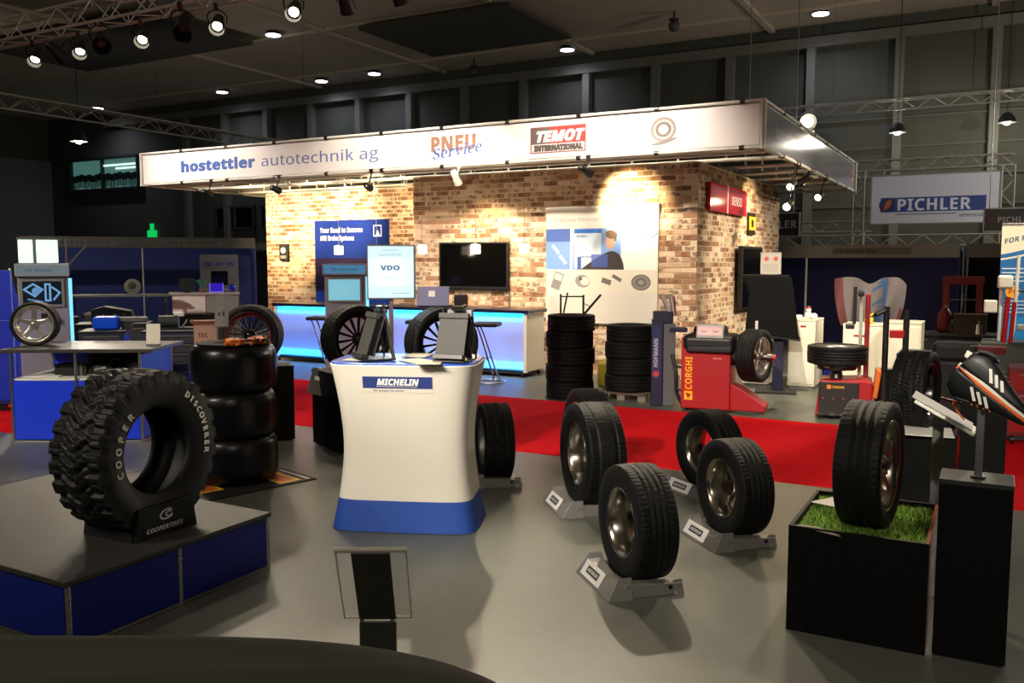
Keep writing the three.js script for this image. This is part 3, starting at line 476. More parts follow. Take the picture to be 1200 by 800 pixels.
// rims: barrel with a lip; spokes as sub-parts
function addRim(t, y, { r, W, spokes, at, width, mat, spokeMat, style }) {
  const lip = [[r * 0.985, 0.43 * W], [r * 1.03, 0.45 * W], [r * 1.035, 0.42 * W], [r * 0.95, 0.38 * W], [r * 0.9, 0.3 * W], [r * 0.84, 0.1 * W], [r * 0.83, -0.1 * W], [r * 0.92, -0.32 * W], [r * 0.96, -0.38 * W], [r * 1.035, -0.42 * W], [r * 1.03, -0.45 * W], [r * 0.985, -0.43 * W]];
  const rim = part('rim', lat(lip, 56, 0, 0, 0, Math.PI / 2), mat, t); rim.position.y = y;
  if (!spokes) return rim;
  const z = at * W;
  for (let i = 0; i < spokes; i++) {
    const w = width * r, s0 = r * 0.14, s1 = r * 0.86, pts = style === 'star' ? [[s0, -w * 0.8], [s1 * 0.55, -w * 0.5], [s1 * 0.85, -w * 0.55], [s1, -w * 1.1], [s1, w * 1.1], [s1 * 0.85, w * 0.55], [s1 * 0.55, w * 0.5], [s0, w * 0.8]] : [[s0, -w * 0.6], [s1, -w], [s1, w], [s0, w * 0.6]];
    const g = ext(pts, 0.022, 0.004); const p = g.attributes.position; for (let k = 0; k < p.count; k++) { const q = p.getX(k) / r; p.setZ(k, p.getZ(k) - 0.02 * (1 - q) * Math.sign(at || 1)); } g.computeVertexNormals();
    const m = part('spoke', g, spokeMat || mat, rim); m.rotation.z = i / spokes * Math.PI * 2 + 0.3; m.position.z = z;
  }
  part('hub', [lat([[0.001, 0.025], [r * 0.1, 0.024], [r * 0.13, 0.012], [r * 0.24, 0], [r * 0.24, -0.03]], 24, 0, 0, z, Math.PI / 2, 0, 0), ...Array.from({ length: 5 }, (_, i) => cy(0.011, 0.011, 0.03, 6, Math.cos(i * 1.2566) * r * 0.19, Math.sin(i * 1.2566) * r * 0.19, z, Math.PI / 2))], spokeMat || mat, rim);
  return rim;
}
function wheel(name, label, pos, turn, { R, W, r, geo, rim, group, mat = M.rubber, lean = 0 }) {
  const t = thing(name, label, 'tyre', pos, turn, group); const ty = part('tyre', geo, mat, t); ty.position.y = R;
  if (rim) { const q = addRim(t, R, { r, W, ...rim }); if (rim.turn) q.rotation.z = rim.turn; }
  return t;
}
// --- five exhibition wheels on low grey cradles, turned 45 degrees to the stand
function cradle(label, pos, turn, logo, edge) {
  const t = thing('wheel_cradle', label, 'stand', pos, turn, undefined), c = [];
  const arc = (y0) => { const o = [[-0.225, 0], [0.225, 0], [0.2, y0]]; for (let k = 0; k <= 10; k++) { const a = R(-26 + 52 * (1 - k / 10)); o.push([0.3 * Math.sin(a) * 1.28, 0.335 - 0.3 * Math.cos(a) + (y0 - 0.085)]); } o.push([-0.2, y0]); return o; };
  const front = ext(arc(0.105), 0.09, 0.006); const p = front.attributes.position; for (let i = 0; i < p.count; i++) if (p.getZ(i) > 0) p.setZ(i, p.getZ(i) + 0.05 - 0.62 * p.getY(i)); front.computeVertexNormals();
  part('front_block', put(front, 0, 0, 0.157), M.standGrey, t); part('rear_block', ext(arc(0.07), 0.05, 0.006, 0, 0, -0.137), M.standGrey, t);
  part('base_plate', rb(0.4, 0.024, 0.34, 0.005, 0, 0.012, 0), M.standGrey, t);
  for (const s of [-1, 1]) { part('side_rail', ext([[-0.15, 0], [0.17, 0], [0.15, 0.075], [-0.15, 0.055]], 0.07, 0.004, s * 0.18, 0, 0, 0, -Math.PI / 2), M.standGrey, t); part('bolt_hole', cy(0.012, 0.012, 0.004, 12, s * 0.2165, 0.04, -0.09, 0, 0, Math.PI / 2), M.black, t); }
  const a = Math.atan2(0.62, 1), lb = plane(0.26, 0.082); lb.rotateX(-a); part('label_card', [put(lb, -0.05, 0.052, 0.157 + 0.045 + 0.05 - 0.62 * 0.052 + 0.003)], logo, t);
  return t;
}
const cardPrint = printed(256, 84, (x, w, h) => { x.fillStyle = '#e8e6e0'; x.fillRect(0, 0, w, h); x.fillStyle = '#20242c'; x.fillRect(58, 22, 150, 40); x.fillStyle = '#f2f2f2'; x.font = 'italic bold 25px sans-serif'; x.fillText('MICHELIN', 68, 51, 130); x.fillStyle = '#3a58a8'; x.fillRect(0, 0, 8, h); }, 0.4);
{
  const A = -45, put5 = [
    // x, z, turn, R, W, tyre, rim, label words
    [-1.575, -4.19, -45, 0.296, 0.212, {}, { spokes: 5, at: -0.22, width: 0.16, mat: M.rimDark, style: 'star' }, 'nearest road wheel with dark glossy rim on a grey cradle'],
    [-1.325, -5.15, -45, 0.29, 0.212, { grooves: [-0.24, -0.08, 0.08, 0.24] }, { spokes: 7, at: -0.24, width: 0.1, mat: M.rimDark, style: 'star' }, 'road wheel with shiny spoked rim, standing before the open empty rim'],
    [-2.34, -5.36, -47, 0.345, 0.262, { grooves: [-0.22, -0.03, 0.12, 0.26] }, { spokes: 6, at: -0.26, width: 0.2, mat: M.rimDark, style: 'star' }, 'tallest road wheel, bright polished dish rim, left of the nearest one'],
    [-1.77, -6.16, -36, 0.285, 0.2, { grooves: [-0.2, 0, 0.2] }, { spokes: 0, mat: M.rimDark }, 'wheel with an open empty rim, red carpet showing through it'],
    [-3.27, -5.66, -50, 0.285, 0.225, 'winter', { spokes: 5, at: -0.22, width: 0.2, mat: M.steel, style: 'star' }, 'fine-lamella tyre on a steel rim, half hidden behind the white fabric counter'],
  ];
  put5.forEach(([x, z, a, Rr, W, o, rim, label], i) => {
    wheel('mounted_tyre', label, [x, 0.026, z], R(a), { R: Rr, W, r: Rr * 0.59, geo: o === 'winter' ? winterTyre(Rr, W, Rr * 0.59) : roadTyre(Rr, W, Rr * 0.59, o), rim });
    cradle('grey cradle with a white name card under the ' + ['nearest wheel', 'spoked wheel by the black turf box', 'tallest wheel', 'wheel with the open rim', 'wheel beside the white counter'][i], [x, 0, z], R(a), cardPrint).scale.set(1, 1, i === 2 ? 1.12 : 1);
  });
  wheel('mounted_tyre', 'road wheel mostly hidden behind the tallest one, only its top tread showing', [-2.9, 0.0, -6.55], R(-45), { R: 0.31, W: 0.22, r: 0.2, geo: roadTyre(0.31, 0.22, 0.2), rim: { spokes: 5, at: -0.2, width: 0.2, mat: M.rimDark, style: 'star' } });
}
// --- white fabric counter with blue foot and top
{
  const t = thing('fabric_counter', 'white waisted fabric counter with a blue foot and printed name band', 'counter', [-3.238, 0, -4.533], R(22.3)), H = 1.03;
  const half = (y) => { const s = y / H, k = Math.abs(s - 0.5) * 2; return [0.395 + 0.067 * Math.pow(k, 1.7), 0.235 + 0.06 * Math.pow(k, 1.7)]; };
  const surf = (u, y) => { const [a, b] = half(y), e = 0.34, c = Math.cos(u), s = Math.sin(u); return [a * Math.sign(c) * Math.pow(Math.abs(c), e), y, b * Math.sign(s) * Math.pow(Math.abs(s), e)]; };
  const shell = (y0, y1, rows, off = 0, u0 = 0, u1 = Math.PI * 2, cols = 96) => {
    const pos = [], uv = [], idx = []; for (let j = 0; j <= rows; j++) for (let i = 0; i <= cols; i++) { const u = u0 + (u1 - u0) * i / cols, p = surf(u, y0 + (y1 - y0) * j / rows); const L = Math.hypot(p[0], p[2]) || 1; pos.push(p[0] + off * p[0] / L, p[1], p[2] + off * p[2] / L); uv.push(i / cols, j / rows); }
    for (let j = 0; j < rows; j++) for (let i = 0; i < cols; i++) { const a = j * (cols + 1) + i, b = a + cols + 1; idx.push(a, b, a + 1, a + 1, b, b + 1); }
    const g = new THREE.BufferGeometry(); g.setAttribute('position', new THREE.Float32BufferAttribute(pos, 3)); g.setAttribute('uv', new THREE.Float32BufferAttribute(uv, 2)); g.setIndex(idx); g.computeVertexNormals(); return g; };
  const fab = S(0xded8cb, 0.8, 0, { bumpMap: rep(clothNoise, 5, 5), bumpScale: 0.0004 }), bl = S(0x234ba6, 0.7, 0, { bumpMap: rep(clothNoise, 5, 1), bumpScale: 0.0004 });
  part('fabric_cover', shell(0.19, H, 30), fab, t); part('blue_foot', shell(0.004, 0.192, 8, 0.002), bl, t);
  const top = []; for (let i = 0; i < 96; i++) { const p = surf(i / 96 * Math.PI * 2, H); top.push([p[0], -p[2]]); }
  part('counter_top', put(ext(top.map(([a, b]) => [a * 0.985, b * 0.985]), 0.02, 0.004), 0, H + 0.004, 0, -Math.PI / 2), S(0x2a55c0, 0.25), t);
  const rim = ext(top, 0.012, 0.003, 0, H - 0.004, 0, -Math.PI / 2); part('top_rim', rim, M.white, t);
  // printed name band, a patch of the front that follows the cloth
  const g = new THREE.BufferGeometry(), pos = [], uv = [], idx = [], x0 = -0.255, x1 = 0.205, y0 = 0.862, y1 = 0.965; for (let j = 0; j <= 2; j++) for (let i = 0; i <= 24; i++) { const X = x0 + (x1 - x0) * i / 24, Y = y0 + (y1 - y0) * j / 2, [a, b] = half(Y), c = Math.pow(Math.abs(X) / a, 1 / 0.34), s = Math.sqrt(1 - c * c); pos.push(X, Y, b * Math.pow(s, 0.34) + 0.002); uv.push(i / 24, j / 2); }
  for (let j = 0; j < 2; j++) for (let i = 0; i < 24; i++) { const a = j * 25 + i, b = a + 25; idx.push(a, a + 1, b, b, a + 1, b + 1); }
  g.setAttribute('position', new THREE.Float32BufferAttribute(pos, 3)); g.setAttribute('uv', new THREE.Float32BufferAttribute(uv, 2)); g.setIndex(idx); g.computeVertexNormals();
  part('graphic', g, printed(1024, 229, (x, w, h) => { x.fillStyle = '#ded8cb'; x.fillRect(0, 0, w, h); x.fillStyle = '#25397e'; x.fillRect(60, 6, 960, 164); x.fillStyle = '#c9c4ba'; x.fillRect(250, 138, 560, 8); x.fillStyle = '#f5f3ee'; x.strokeStyle = '#f5f3ee'; x.lineWidth = 7; x.font = 'italic bold 116px sans-serif'; x.fillText('MICHELIN', 250, 122, 740); x.strokeText('MICHELIN', 250, 122, 740); x.fillStyle = '#4a5068'; x.font = 'bold 40px sans-serif'; x.fillText('Wir bringen Sie weiter', 200, 214, 740); }, 0.7), t);
}
// leaflet holders and sheets on the fabric counter
{
  const mk = (label, pos, turn) => { const t = thing('leaflet_holder', label, 'holder', pos, turn), sm = S(0x403e3a, 0.6, 0), dk = S(0x3c3a38, 0.35, 0.4);
    part('board', rb(0.19, 0.25, 0.006, 0.002, 0, 0.15, 0.045, -0.3), sm, t); part('lip', rb(0.2, 0.035, 0.03, 0.004, 0, 0.275, 0.005, -0.3), sm, t); part('ledge', rb(0.2, 0.03, 0.05, 0.004, 0, 0.03, 0.09, -0.3), dk, t);
    part('back_board', rb(0.17, 0.3, 0.008, 0.003, 0.012, 0.17, -0.012, -0.3), dk, t); part('strut', beam([0.05, 0.01, -0.11], [0.05, 0.26, -0.045], 0.03, 0.01), sm, t);
    part('foot', rb(0.2, 0.012, 0.22, 0.004, 0, 0.006, 0), dk, t); for (const s of [-1, 1]) part('side_arm', bar([s * 0.098, 0.01, -0.1], [s * 0.098, 0.31, -0.04], 0.006), sm, t);
    part('clip', [bx(0.08, 0.03, 0.05, 0.01, 0.318, -0.05), sph(0.013, 0.05, 0.335, -0.05)], M.chrome, t); return t; };
  const a = mk('grey slanted leaflet holder on the left half of the white fabric counter', [-3.37, 1.048, -4.34], R(-34));
  dup(a, [-2.89, 1.048, -4.52], R(8), 'grey slanted leaflet holder on the right half of the white fabric counter');
  const sh = S(0xd8cfb8, 0.6); let k = 0;
  for (const [x, z, r, lab] of [[-3.46, -4.32, 0.2, 'pale paper sheet on the counter top before the left leaflet holder'], [-3.09, -4.4, 1.1, 'cream paper sheet lying between the two leaflet holders'], [-2.97, -4.36, 0.5, 'paper sheet on the counter top before the right leaflet holder'], [-3.26, -4.66, 0.3, 'paper sheet at the back edge of the fabric counter top']]) single('paper_sheet', lab, 'paper', rb(0.15, 0.004, 0.21, 0.001, 0, 0.002, 0), sh, [x, 1.048 + 0.0001 * k++, z], r);
}
// --- carpeted platform with blue side panels and the off-road tyre
{
  const t = thing('display_platform', 'low platform with grey top and blue side panels in aluminium posts', 'platform', [-4.29, 0, -2.83]);
  part('platform_top', planar(rb(1.84, 0.024, 1.2, 0.004, 0, 0.298, 0)), S(0x34322f, 0.55, 0, { bumpMap: rep(fine, 4), bumpScale: 0.0006 }), t); const pb = S(0x101f7c, 0.3);
  for (let i = 0; i < 2; i++) { part('side_panel', bx(0.02, 0.26, 0.57, 0.9, 0.152, 0.29 - i * 0.58), pb, t); part('side_panel', bx(0.87, 0.26, 0.02, 0.45 - i * 0.89, 0.152, 0.575), pb, t); part('side_panel', bx(0.87, 0.26, 0.02, 0.45 - i * 0.89, 0.152, -0.575), pb, t); }
  part('side_panel', bx(0.02, 0.26, 1.15, -0.9, 0.152, 0), pb, t);
  for (const [x, z] of [[0.905, 0.58], [0.905, 0], [0.905, -0.58], [0, 0.58], [-0.905, 0.58], [-0.905, -0.58], [0, -0.58]]) { part('post', cy(0.012, 0.012, 0.284, 8, x, 0.143, z), M.alu, t); part('post_fitting', cy(0.015, 0.015, 0.014, 8, x, 0.23, z), M.chrome, t); }
  part('bottom_rail', [bx(0.012, 0.014, 1.15, 0.905, 0.012, 0), bx(1.8, 0.014, 0.012, 0, 0.012, 0.58)], M.alu, t);
}
const loader = new FontLoader(), bold = await loader.loadAsync('fonts/droid/droid_sans_bold.typeface.json');
{
  const Rr = 0.404, W = 0.315, r = 0.216, y0 = 0.315, t = wheel('offroad_tyre', 'huge lugged tyre with white lettering and no rim, on the platform', [-3.74, y0, -2.9], R(97), { R: Rr, W, r, geo: lugTyre(Rr, W, r), mat: S(0x0b0b0b, 0.55) });
  const put1 = (s, rad, from, to, size) => { const gs = [], n = s.length; for (let i = 0; i < n; i++) { const a = R(from + (to - from) * (n > 1 ? i / (n - 1) : 0)), g = new TextGeometry(s[i], { font: bold, size, depth: 0.003, curveSegments: 3, bevelEnabled: false }); g.computeBoundingBox(); g.translate(-(g.boundingBox.max.x + g.boundingBox.min.x) / 2, -size / 2, 0); g.scale(1.15, 1, 1); g.rotateZ(a - Math.PI / 2); g.translate(rad * Math.cos(a), rad * Math.sin(a), W * 0.497); gs.push(g); } return gs; };
  const L = part('lettering', [...put1('COOPER', 0.278, 194, 134, 0.034), ...put1('DISCOVERER', 0.315, 54, -10, 0.032), ...put1('PRO', 0.285, 251, 261, 0.03).map((g) => g)], S(0xf4f0e6, 0.6), t); L.position.y = Rr;
  const c = thing('tyre_cradle', 'black cradle with white lettering holding the off-road tyre upright', 'stand', [-3.74, 0.31, -2.9], R(92));
  for (const z of [0.176, -0.176]) part('cheek_plate', ext([[-0.19, 0], [0.19, 0], [0.165, 0.155], [-0.165, 0.155]], 0.022, 0.003, 0, 0, z), M.black, c);
  for (const k of [-1, 1]) part('chock', ext([[0, 0], [k * 0.2, 0], [k * 0.19, 0.045], [k * 0.1, 0.009]].map(([p, q]) => [p, q]), 0.33, 0.003), M.black, c);
  const pr = printed(256, 128, (x, w, h) => { x.fillStyle = '#0d0d0d'; x.fillRect(0, 0, w, h); x.strokeStyle = '#e6e6e6'; x.lineWidth = 9; x.beginPath(); x.ellipse(128, 36, 36, 22, -0.15, 0.7, 5.6); x.stroke(); x.beginPath(); x.ellipse(140, 37, 18, 12, -0.15, 0.5, 5.8); x.stroke(); x.fillStyle = '#eee'; x.font = 'italic bold 30px sans-serif'; x.fillText('COOPERTIRES', 14, 108, 228); }, 0.4);
  part('graphic', plane(0.29, 0.13, 0, 0.072, 0.1878), pr, c);
}
// --- three slick racing tyres on a printed mat
{
  const mat = printed(512, 512, (x, w, h) => { x.fillStyle = '#1b1a18'; x.fillRect(0, 0, w, h); const logo = (a, b, ww, hh) => { x.fillStyle = '#f2c92c'; x.fillRect(a, b, ww, hh); x.fillStyle = '#e0752a'; x.fillRect(a + 12, b + 12, ww - 24, hh - 24); x.save(); x.translate(a + ww * 0.5, b + hh * 0.5); x.fillStyle = '#c8551c'; x.font = 'bold 44px sans-serif'; x.textAlign = 'center'; x.fillText('PIRELLI', 0, 15, ww - 40); x.restore(); }; logo(322, 44, 172, 82); logo(300, 290, 130, 80); x.fillStyle = '#cfc8ba'; x.fillRect(326, 12, 174, 12); }, 0.6);
  const t = thing('printed_mat', 'black floor mat with yellow and orange printed badges under the slick tyres', 'mat', [-5.222, 0, -4.65], R(-15)); part('mat_body', rb(1.22, 0.008, 1.16, 0.003, 0, 0.004, 0), M.blackMatt, t); part('graphic', put(plane(1.2, 1.14), 0, 0.0088, 0, -Math.PI / 2), mat, t);
  const Rr = 0.318, H = 0.343, prof = [[0.19, 0.03], [0.2, 0.012], [0.235, 0.004], [0.262, 0.002], [0.288, 0.012], [0.308, 0.045], [Rr, 0.1], [Rr, H - 0.1], [0.308, H - 0.045], [0.288, H - 0.012], [0.262, H - 0.002], [0.235, H - 0.004], [0.2, H - 0.012], [0.19, H - 0.03], [0.19, H - 0.1], [0.25, H / 2], [0.19, 0.1], [0.19, 0.03]];
  const first = thing('slick_tyre', 'shiny black slick racing tyre lying flat, bottom of the stack of three', 'tyre', [-5.03, 0.009, -4.76]); const mk = (o) => { part('tyre', lat(prof, 72), M.slick, o); part('colour_ring', lat([[0.262, H - 0.0005], [0.276, H - 0.003], [0.28, H - 0.0055], [0.262, H - 0.001]], 72), S(0x1a190e, 0.5), o); }; mk(first);
  dup(first, [-5.035, 0.009 + H, -4.755], 0.4, 'shiny black slick racing tyre lying flat, middle of the stack of three'); dup(first, [-5.025, 0.009 + 2 * H, -4.76], 0.9, 'shiny black slick racing tyre lying flat, topmost of the stack of three');
  const top = 0.009 + 3 * H, lid = single('tray', 'round dark tray closing the top slick tyre, sample packs heaped on it', 'tray', lat([[0.001, 0], [0.25, 0], [0.265, 0.012], [0.24, 0.006], [0.001, 0.006]], 48), M.blackMatt, [-5.025, top, -4.76]);
  const packs = [S(0xff7a1e, 0.4), S(0xff9a2a, 0.4), S(0x1a1412, 0.4), S(0xc25316, 0.4)], g1 = rb(0.07, 0.022, 0.05, 0.008, 0, 0.011, 0), g2 = rb(0.035, 0.024, 0.052, 0.006, 0, 0.011, 0);
  for (let i = 0; i < 36; i++) { const a = rnd() * 3.0 - 1.5, q = 0.04 + 0.17 * Math.sqrt(rnd()), x = -5.025 + 0.07 + Math.cos(a) * q, z = -4.76 - Math.sin(a) * q, lay = i < 18 ? 0 : 0.022;
    const p = thing('sample_pack', 'small orange and black pack in the heap on the slick tyres', 'pack', [x, top + 0.007 + lay, z], rnd() * 6.28, 'orange and black packs on the slick tyres'); part('pack_body', [g1.clone()], packs[i % 4], p); part('wrapper_band', [put(g2.clone(), 0.002, 0.0005, 0)], packs[(i + 2) % 4], p); }
  const h = thing('sheet_holder', 'tall slanted holder with a grey printed sheet on the slick tyres', 'holder', [-5.06, top + 0.006, -4.75], R(38));
  const pr = printed(128, 256, (x, w, hh) => { x.fillStyle = '#8b8683'; x.fillRect(0, 0, w, hh); x.fillStyle = '#a7a19d'; for (let i = 0; i < 18; i++) x.fillRect(10, 16 + i * 13, 60 + rnd() * 48, 4); x.fillStyle = '#4a4644'; x.fillRect(30, 140, 22, 26); x.fillRect(70, 130, 22, 40); }, 0.6);
  part('acrylic_back', bx(0.2, 0.3, 0.005, 0, 0.16, 0, -0.3), M.acrylic, h); part('sheet', plane(0.1, 0.25, -0.045, 0.24, -0.02, -0.3), pr, h); part('front_pocket', bx(0.2, 0.13, 0.005, 0, 0.075, 0.05, -0.3), M.acrylic, h); part('foot', bx(0.2, 0.006, 0.12, 0, 0.003, 0), M.acrylic, h);
}
{ // black pedestals and their wheels
  const ped = (label, x, z, w, d, h, turn) => { const t = thing('black_pedestal', label, 'pedestal', [x, 0, z], turn); part('body', rb(w, h - 0.03, d, 0.006, 0, (h - 0.03) / 2 + 0.015, 0), M.blackBox, t); part('top_board', rb(w + 0.006, 0.018, d + 0.006, 0.004, 0, h - 0.009, 0), M.blackBox, t); part('plinth', bx(w - 0.04, 0.03, d - 0.04, 0, 0.015, 0), M.black, t); return t; };
  const A = ped('black pedestal under the left multi-spoke wheel, behind the slick stack', -5.9, -5.996, 0.44, 0.3, 0.7, R(52)), B = ped('black pedestal under the middle multi-spoke wheel, left of the fabric counter', -5.043, -6.1, 0.6, 0.4, 0.69, R(-24)), C = ped('black pedestal under the right multi-spoke wheel, right behind the fabric counter', -3.96, -6.12, 0.4, 0.4, 0.69, R(20));
  const g = roadTyre(0.292, 0.225, 0.215, { grooves: [-0.2, 0, 0.2], periods: 48 });
  wheel('mounted_tyre', 'black wheel of many thin dark spokes, red inside, behind the slick tyres', [-6.02, 0.7, -5.93], R(30), { R: 0.28, W: 0.22, r: 0.21, geo: roadTyre(0.28, 0.22, 0.21, { periods: 48 }), rim: { spokes: 16, at: 0.3, width: 0.045, mat: S(0x5a1420, 0.3, 0.4), spokeMat: M.rimBlack } });
  wheel('mounted_tyre', 'black multi-spoke wheel behind the left leaflet holder', [-4.85, 0.69, -6.0], R(64), { R: 0.3, W: 0.24, r: 0.215, geo: g, rim: { spokes: 15, at: 0.24, width: 0.055, mat: M.rimBlack, spokeMat: S(0x3a3440, 0.25, 0.7) } });
  wheel('mounted_tyre', 'black multi-spoke wheel behind the right leaflet holder', [-3.98, 0.69, -6.02], R(58), { R: 0.3, W: 0.24, r: 0.215, geo: g, rim: { spokes: 15, at: 0.24, width: 0.05, mat: M.rimBlack, spokeMat: M.rimBlack } });
  const hs = thing('sheet_holder', 'small slanted leaflet plate hooked on the corner of a black pedestal', 'holder', [-5.33, 0.69, -6.02], R(48)); part('plate', rb(0.13, 0.24, 0.006, 0.002, 0, -0.1, 0.08, -0.3, 0, -0.3), S(0x6d6a64, 0.3, 0.4), hs); part('bracket', [bx(0.05, 0.006, 0.16, 0.03, 0.003, 0.0), bx(0.05, 0.03, 0.006, 0.03, -0.012, 0.078)], M.steel, hs); part('badge', bx(0.045, 0.035, 0.004, 0.0, -0.07, 0.087, -0.3, 0, -0.3), M.white, hs);
}

// ------------------------------------------------------------------ right: turf box, tall pedestal, shoes
{
  const box = (label, z, paintedReflection) => { const t = thing('turf_box', label, 'box', [-0.485, 0, z]), w = 0.57, d = 0.7, h = 0.48;
    part('front_panel', bx(w, h, 0.016, 0, h / 2, d / 2 - 0.008), M.blackBox, t); part('back_panel', bx(w, h, 0.016, 0, h / 2, -d / 2 + 0.008), M.blackBox, t);
    part('side_panel', bx(0.016, h, d - 0.034, -w / 2 + 0.008, h / 2, 0), M.blackBox, t); part('side_panel', bx(0.016, h, d - 0.034, w / 2 - 0.008, h / 2, 0), paintedReflection ? S(0xa85a34, 0.25) : M.blackBox, t); part('floor_board', bx(w - 0.034, 0.016, d - 0.034, 0, h - 0.05, 0), M.dark, t); return t; };  // orange side panel paints in the reflection of the red carpet
  box('black open box filled with green turf carrying the wide front tyre', -4.31, true);
  box('black box farther back with white sheets on it, under the winter tyre', -6.84, false);
  // turf
  const tg = thing('turf', 'bright green artificial turf lying in the black box', 'grass', [-0.485, 0.441, -4.31]); tg.userData.kind = 'stuff';
  const gm = S(0x6f9c34, 0.9), gl = S(0xa4cc58, 0.8); part('turf_mat', bx(0.534, 0.012, 0.664, 0, 0, 0), gm, tg);
  const bladeGeo = (n) => { const pos = [], nor = []; for (let i = 0; i < n; i++) { const x = (rnd() - 0.5) * 0.52, z = (rnd() - 0.5) * 0.65, a = rnd() * 6.28, l = 0.012 + rnd() * 0.016, lx = (rnd() - 0.5) * 0.022, lz = (rnd() - 0.5) * 0.022, w = 0.002; pos.push(x - w * Math.cos(a), 0.005, z - w * Math.sin(a), x + w * Math.cos(a), 0.005, z + w * Math.sin(a), x + lx, 0.005 + l, z + lz); for (let k = 0; k < 3; k++) nor.push(lx * 20, 0.9, lz * 20); } const g = new THREE.BufferGeometry(); g.setAttribute('position', new THREE.Float32BufferAttribute(pos, 3)); g.setAttribute('normal', new THREE.Float32BufferAttribute(nor, 3)); g.setAttribute('uv', new THREE.Float32BufferAttribute(new Float32Array(n * 6), 2)); return g; };
  part('turf_blades', bladeGeo(9000), gm, tg).userData.kind = 'stuff'; part('turf_blades', bladeGeo(7000), gl, tg).userData.kind = 'stuff';
  // leaflet corners stuck in the turf
  single('paper_sheet', 'white folded leaflet on the turf behind the front tyre', 'paper', put(ext([[0, 0], [0.12, -0.05], [0.14, 0.06]], 0.003), 0, 0, 0, -Math.PI / 2 + 0.25), M.white, [-0.76, 0.475, -4.42], 0.4);
  single('paper_sheet', 'crumpled pale leaflet along the front left edge of the turf box', 'paper', put(ext([[0, 0], [0.2, -0.03], [0.21, -0.05], [0.11, 0.02], [0.03, 0.02]], 0.003), 0, 0, 0, -Math.PI / 2 + 0.1), S(0x9a8f7c, 0.7), [-0.755, 0.474, -3.985], -0.02);
  wheel('mounted_tyre', 'wide low-profile tyre seen from its tread, standing on the green turf', [-0.475, 0.446, -4.26], R(84), { R: 0.288, W: 0.2, r: 0.2, geo: roadTyre(0.288, 0.2, 0.2, { grooves: [-0.33, -0.17, 0.02, 0.2], gw: 0.026, center: false, periods: 52 }), rim: { spokes: 5, at: 0.3, width: 0.16, mat: M.rimDark, style: 'star' } });
  wheel('lamella_tyre', 'tyre with fine wavy winter tread standing on the far black box', [-0.475, 0.482, -6.84], R(80), { R: 0.27, W: 0.23, r: 0.18, geo: winterTyre(0.27, 0.23, 0.18), rim: { spokes: 6, at: 0.2, width: 0.15, mat: M.rimBlack } });
  single('paper_sheet', 'white printed sheets lying on the far black box', 'paper', rb(0.36, 0.006, 0.36, 0.001), M.white, [-0.4, 0.487, -6.62], 0.1);
  const ped = (label, z, h) => { const t = thing('black_pedestal', label, 'pedestal', [-0.04, 0, z]); part('body', rb(0.27, h - 0.03, 0.21, 0.004, 0, (h - 0.03) / 2 + 0.012, 0), M.blackBox, t); part('top_board', rb(0.274, 0.02, 0.214, 0.003, 0, h - 0.01, 0), S(0x2c2c2c, 0.35), t); part('plinth', bx(0.25, 0.02, 0.19, 0, 0.01, 0), M.black, t); return t; };
  ped('tall narrow black pedestal at the right with the boot post on top', -4.085, 0.76); ped('tall narrow black pedestal farther back behind the boots', -6.6, 0.78);
  // post with slanted plate beside the turf box
  const sp = thing('plate_stand', 'flat grey post with a slanted white name plate behind the turf box', 'stand', [-0.225, 0, -4.78]);
  part('post', rb(0.05, 0.86, 0.012, 0.003, 0, 0.43, 0), S(0x8a8a86, 0.35, 0.6), sp); part('foot', rb(0.2, 0.008, 0.2, 0.002, 0, 0.004, 0), M.steel, sp); part('plate', rb(0.3, 0.016, 0.21, 0.004, 0.03, 0.905, 0.03, 0, 0, -0.5), M.white, sp); part('plate_cover', rb(0.3, 0.008, 0.21, 0.003, 0.018, 0.927, 0.03, 0, 0, -0.5), M.paleGrey, sp); part('bracket', bx(0.06, 0.06, 0.03, 0, 0.86, 0.0, 0, 0, -0.5), M.steel, sp);
  // two boots, sole to sole, on a post
  const bp = thing('boot_post', 'flat grey steel post on the tall pedestal holding up the boots', 'post', [-0.035, 0.76, -4.09]); part('post', rb(0.03, 0.33, 0.012, 0.002, 0, 0.165, 0), M.steel, bp); part('foot', cy(0.03, 0.03, 0.008, 20, 0, 0.004, 0.02), M.darkSteel, bp);
  const shoe = (label, soleM, pos, flip) => {
    const t = thing('sports_shoe', label, 'shoe', pos); t.scale.set(1.2, 0.9, 1.1); t.rotation.set(flip ? Math.PI : 0, 0, flip ? R(39) : -R(39));
    const secs = [[0, .03, .075], [.012, .036, .1], [.04, .04, .115], [.075, .04, .112], [.11, .041, .09], [.15, .044, .072], [.19, .046, .058], [.225, .043, .047], [.255, .036, .038], [.278, .02, .026], [.286, .004, .014]], pos1 = [], idx = [], n = 20;
    secs.forEach(([x, w, h]) => { for (let i = 0; i < n; i++) { const a = i / n * Math.PI * 2, c = Math.cos(a), s = Math.sin(a); pos1.push(x, s > 0 ? 0.02 + (h - 0.02) * Math.pow(s, 0.75) : 0.02 + 0.02 * s, w * Math.sign(c) * Math.pow(Math.abs(c), 0.7) * (s > 0 ? 1 - 0.35 * s * s : 1)); } });
    for (let j = 0; j < secs.length - 1; j++) for (let i = 0; i < n; i++) { const a = j * n + i, b = j * n + (i + 1) % n; idx.push(a, b, a + n, b, b + n, a + n); }
    const g = new THREE.BufferGeometry(); g.setAttribute('position', new THREE.Float32BufferAttribute(pos1, 3)); g.setAttribute('uv', new THREE.Float32BufferAttribute(new Float32Array(pos1.length / 3 * 2), 2)); g.setIndex(idx); g.computeVertexNormals(); part('upper', g, S(0x14171a, 0.45), t);
